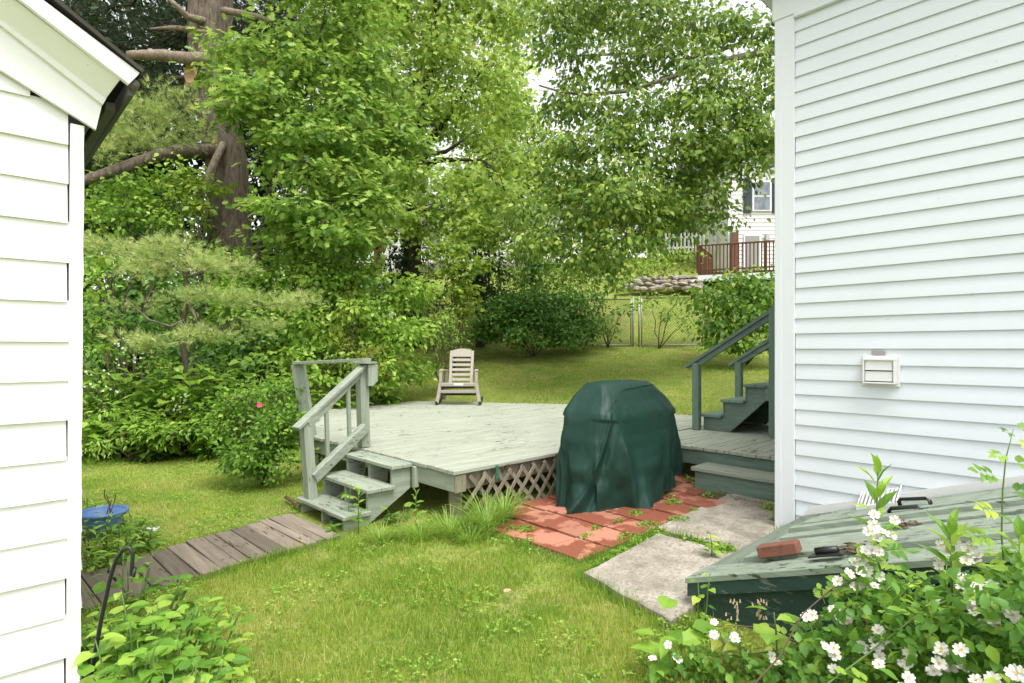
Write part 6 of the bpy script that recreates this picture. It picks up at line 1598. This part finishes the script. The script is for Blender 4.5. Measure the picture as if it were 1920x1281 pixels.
    o = np_object('lawn_clover', LITE[0], LITE[1], np.stack([xc, yc, ground_c(Xc, Yc) + rng.uniform(.015, .04, m)], 1), d, nr, rng.uniform(.012, .022, m) * (1 + .08 * Yc), rng.beta(2, 2, m), 'shrub_leaf', None)
    tag(o, 'small clover and weed leaves scattered through the lawn', 'clover', None, 'stuff')
lawn()
def joint_weeds():
    spots = [(1262, 945, .10, 160), (1190, 963, .08, 130), (1255, 935, .05, 60), (1275, 978, .13, 260), (1235, 1000, .13, 260), (1200, 1015, .12, 240), (1165, 1035, .12, 220), (1180, 1005, .10, 120), (1345, 1030, .12, 240), (1360, 1035, .10, 160), (985, 985, .09, 120), (960, 985, .06, 60), (990, 1008, .06, 70), (1100, 1003, .06, 80), (1300, 960, .05, 40), (1160, 978, .05, 40), (1115, 988, .04, 40), (1370, 930, .08, 80), (1440, 958, .10, 90), (1455, 980, .05, 80), (1215, 985, .10, 130), (1140, 1050, .10, 160), (1120, 1060, .08, 100), (1330, 935, .07, 60), (1290, 905, .10, 70), (1305, 1020, .08, 100)]
    Pn = []; S_ = []
    for (q, y, r, n) in spots:
        c = W(q, y, 0.0)
        for k in range(n):
            a = R(0, 6.28); rr = r * math.sqrt(R(0, 1)) ; x_, y_ = c.x + rr * math.cos(a), c.y + rr * math.sin(a) * .8; Pn.append((x_, y_, ground(x_, y_) + .012 + R(.0, .05) * (1 - rr / r)))
    Pn = np.array(Pn); n = len(Pn); d = rng.normal(size=(n, 3)); d[:, 2] = np.abs(d[:, 2]) * .5; nr = rng.normal(size=(n, 3)) * .5; nr[:, 2] += 1
    o = np_object('paving_weeds', OVATE[0], OVATE[1], Pn, d, nr, rng.uniform(.014, .032, n), rng.beta(2, 2, n), 'shrub_leaf', None)
    tag(o, 'small green weeds growing in the joints of the tiles and slabs', 'weeds', None, 'stuff')
    # dead leaves blown on the deck and the bare soil under its edge
    Pn = []
    for (q, y, sp, n, z) in ((660, 805, .25, 10, DZ), (600, 790, .3, 12, DZ), (980, 754, .6, 26, DZ), (790, 765, .5, 10, DZ), (730, 780, .5, 8, DZ), (880, 770, .9, 12, DZ), (1440, 940, .2, 14, .03), (1690, 985, .12, 40, None), (1600, 1030, .1, 40, None)):
        c = W(q, y, z) if z is not None else hit(q, y, cellar_z)
        for k in range(n):
            x_, y_ = c.x + random.gauss(0, sp * .5), c.y + random.gauss(0, sp * .3); Pn.append((x_, y_, (z if z is not None else cellar_z(x_, y_)) + .006))
    Pn = np.array(Pn); n = len(Pn); a = rng.uniform(0, 6.28, n); d = np.stack([np.cos(a), np.sin(a), np.zeros(n)], 1); nr = rng.normal(size=(n, 3)) * .12; nr[:, 2] += 1
    o = np_object('leaf_litter', LITE[0], LITE[1], Pn, d, nr, rng.uniform(.02, .06, n), rng.beta(2, 2, n), 'dirt_litter', None)
    tag(o, 'brown dead leaves and twigs scattered on the deck and cellar door', 'leaf litter', None, 'stuff')
joint_weeds()
def extras():
    t = bpy.data.objects.get('small_rose_bush')
    c = P(487, 760, 6.4); f = put_flower(t, c, .03); f.data = f.data.copy(); f.data.materials.clear(); f.data.materials.append(M['pink'])
    t = bpy.data.objects.get('blossom_shrub')
    for (q, y) in ((218, 648), (232, 655), (258, 668), (245, 675), (222, 680), (200, 728), (212, 735), (170, 722), (195, 698), (340, 745), (330, 770), (345, 765), (160, 700), (235, 640)):
        for k in range(3):
            p = P(q + R(-12, 12), y + R(-6, 6), 8.15); put_flower(t, p, R(.012, .018))
    # bare soil and a stick beside the step, pale leaf on the lawn
    o = MB().tube([W(536, 936, -.1) + Vector((0, 0, .02)), W(562, 956, -.1) + Vector((0, 0, .04))], .018, 7).build('fallen_stick', 'stem_brown', None, True)
    tag(o, 'short brown stick lying beside the bottom deck step', 'stick')
    c = W(945, 1125, -.04); c.z += .045
    me = leaf_meshes(OVATE, 'bud', 1)[0]; o = put_leaf(me, None, c, C(.6, .8, 0), (0, 0, 1), .09, 'pale_leaf')
    tag(o, 'single pale brown dry leaf lying on the front lawn', 'leaf')
extras()
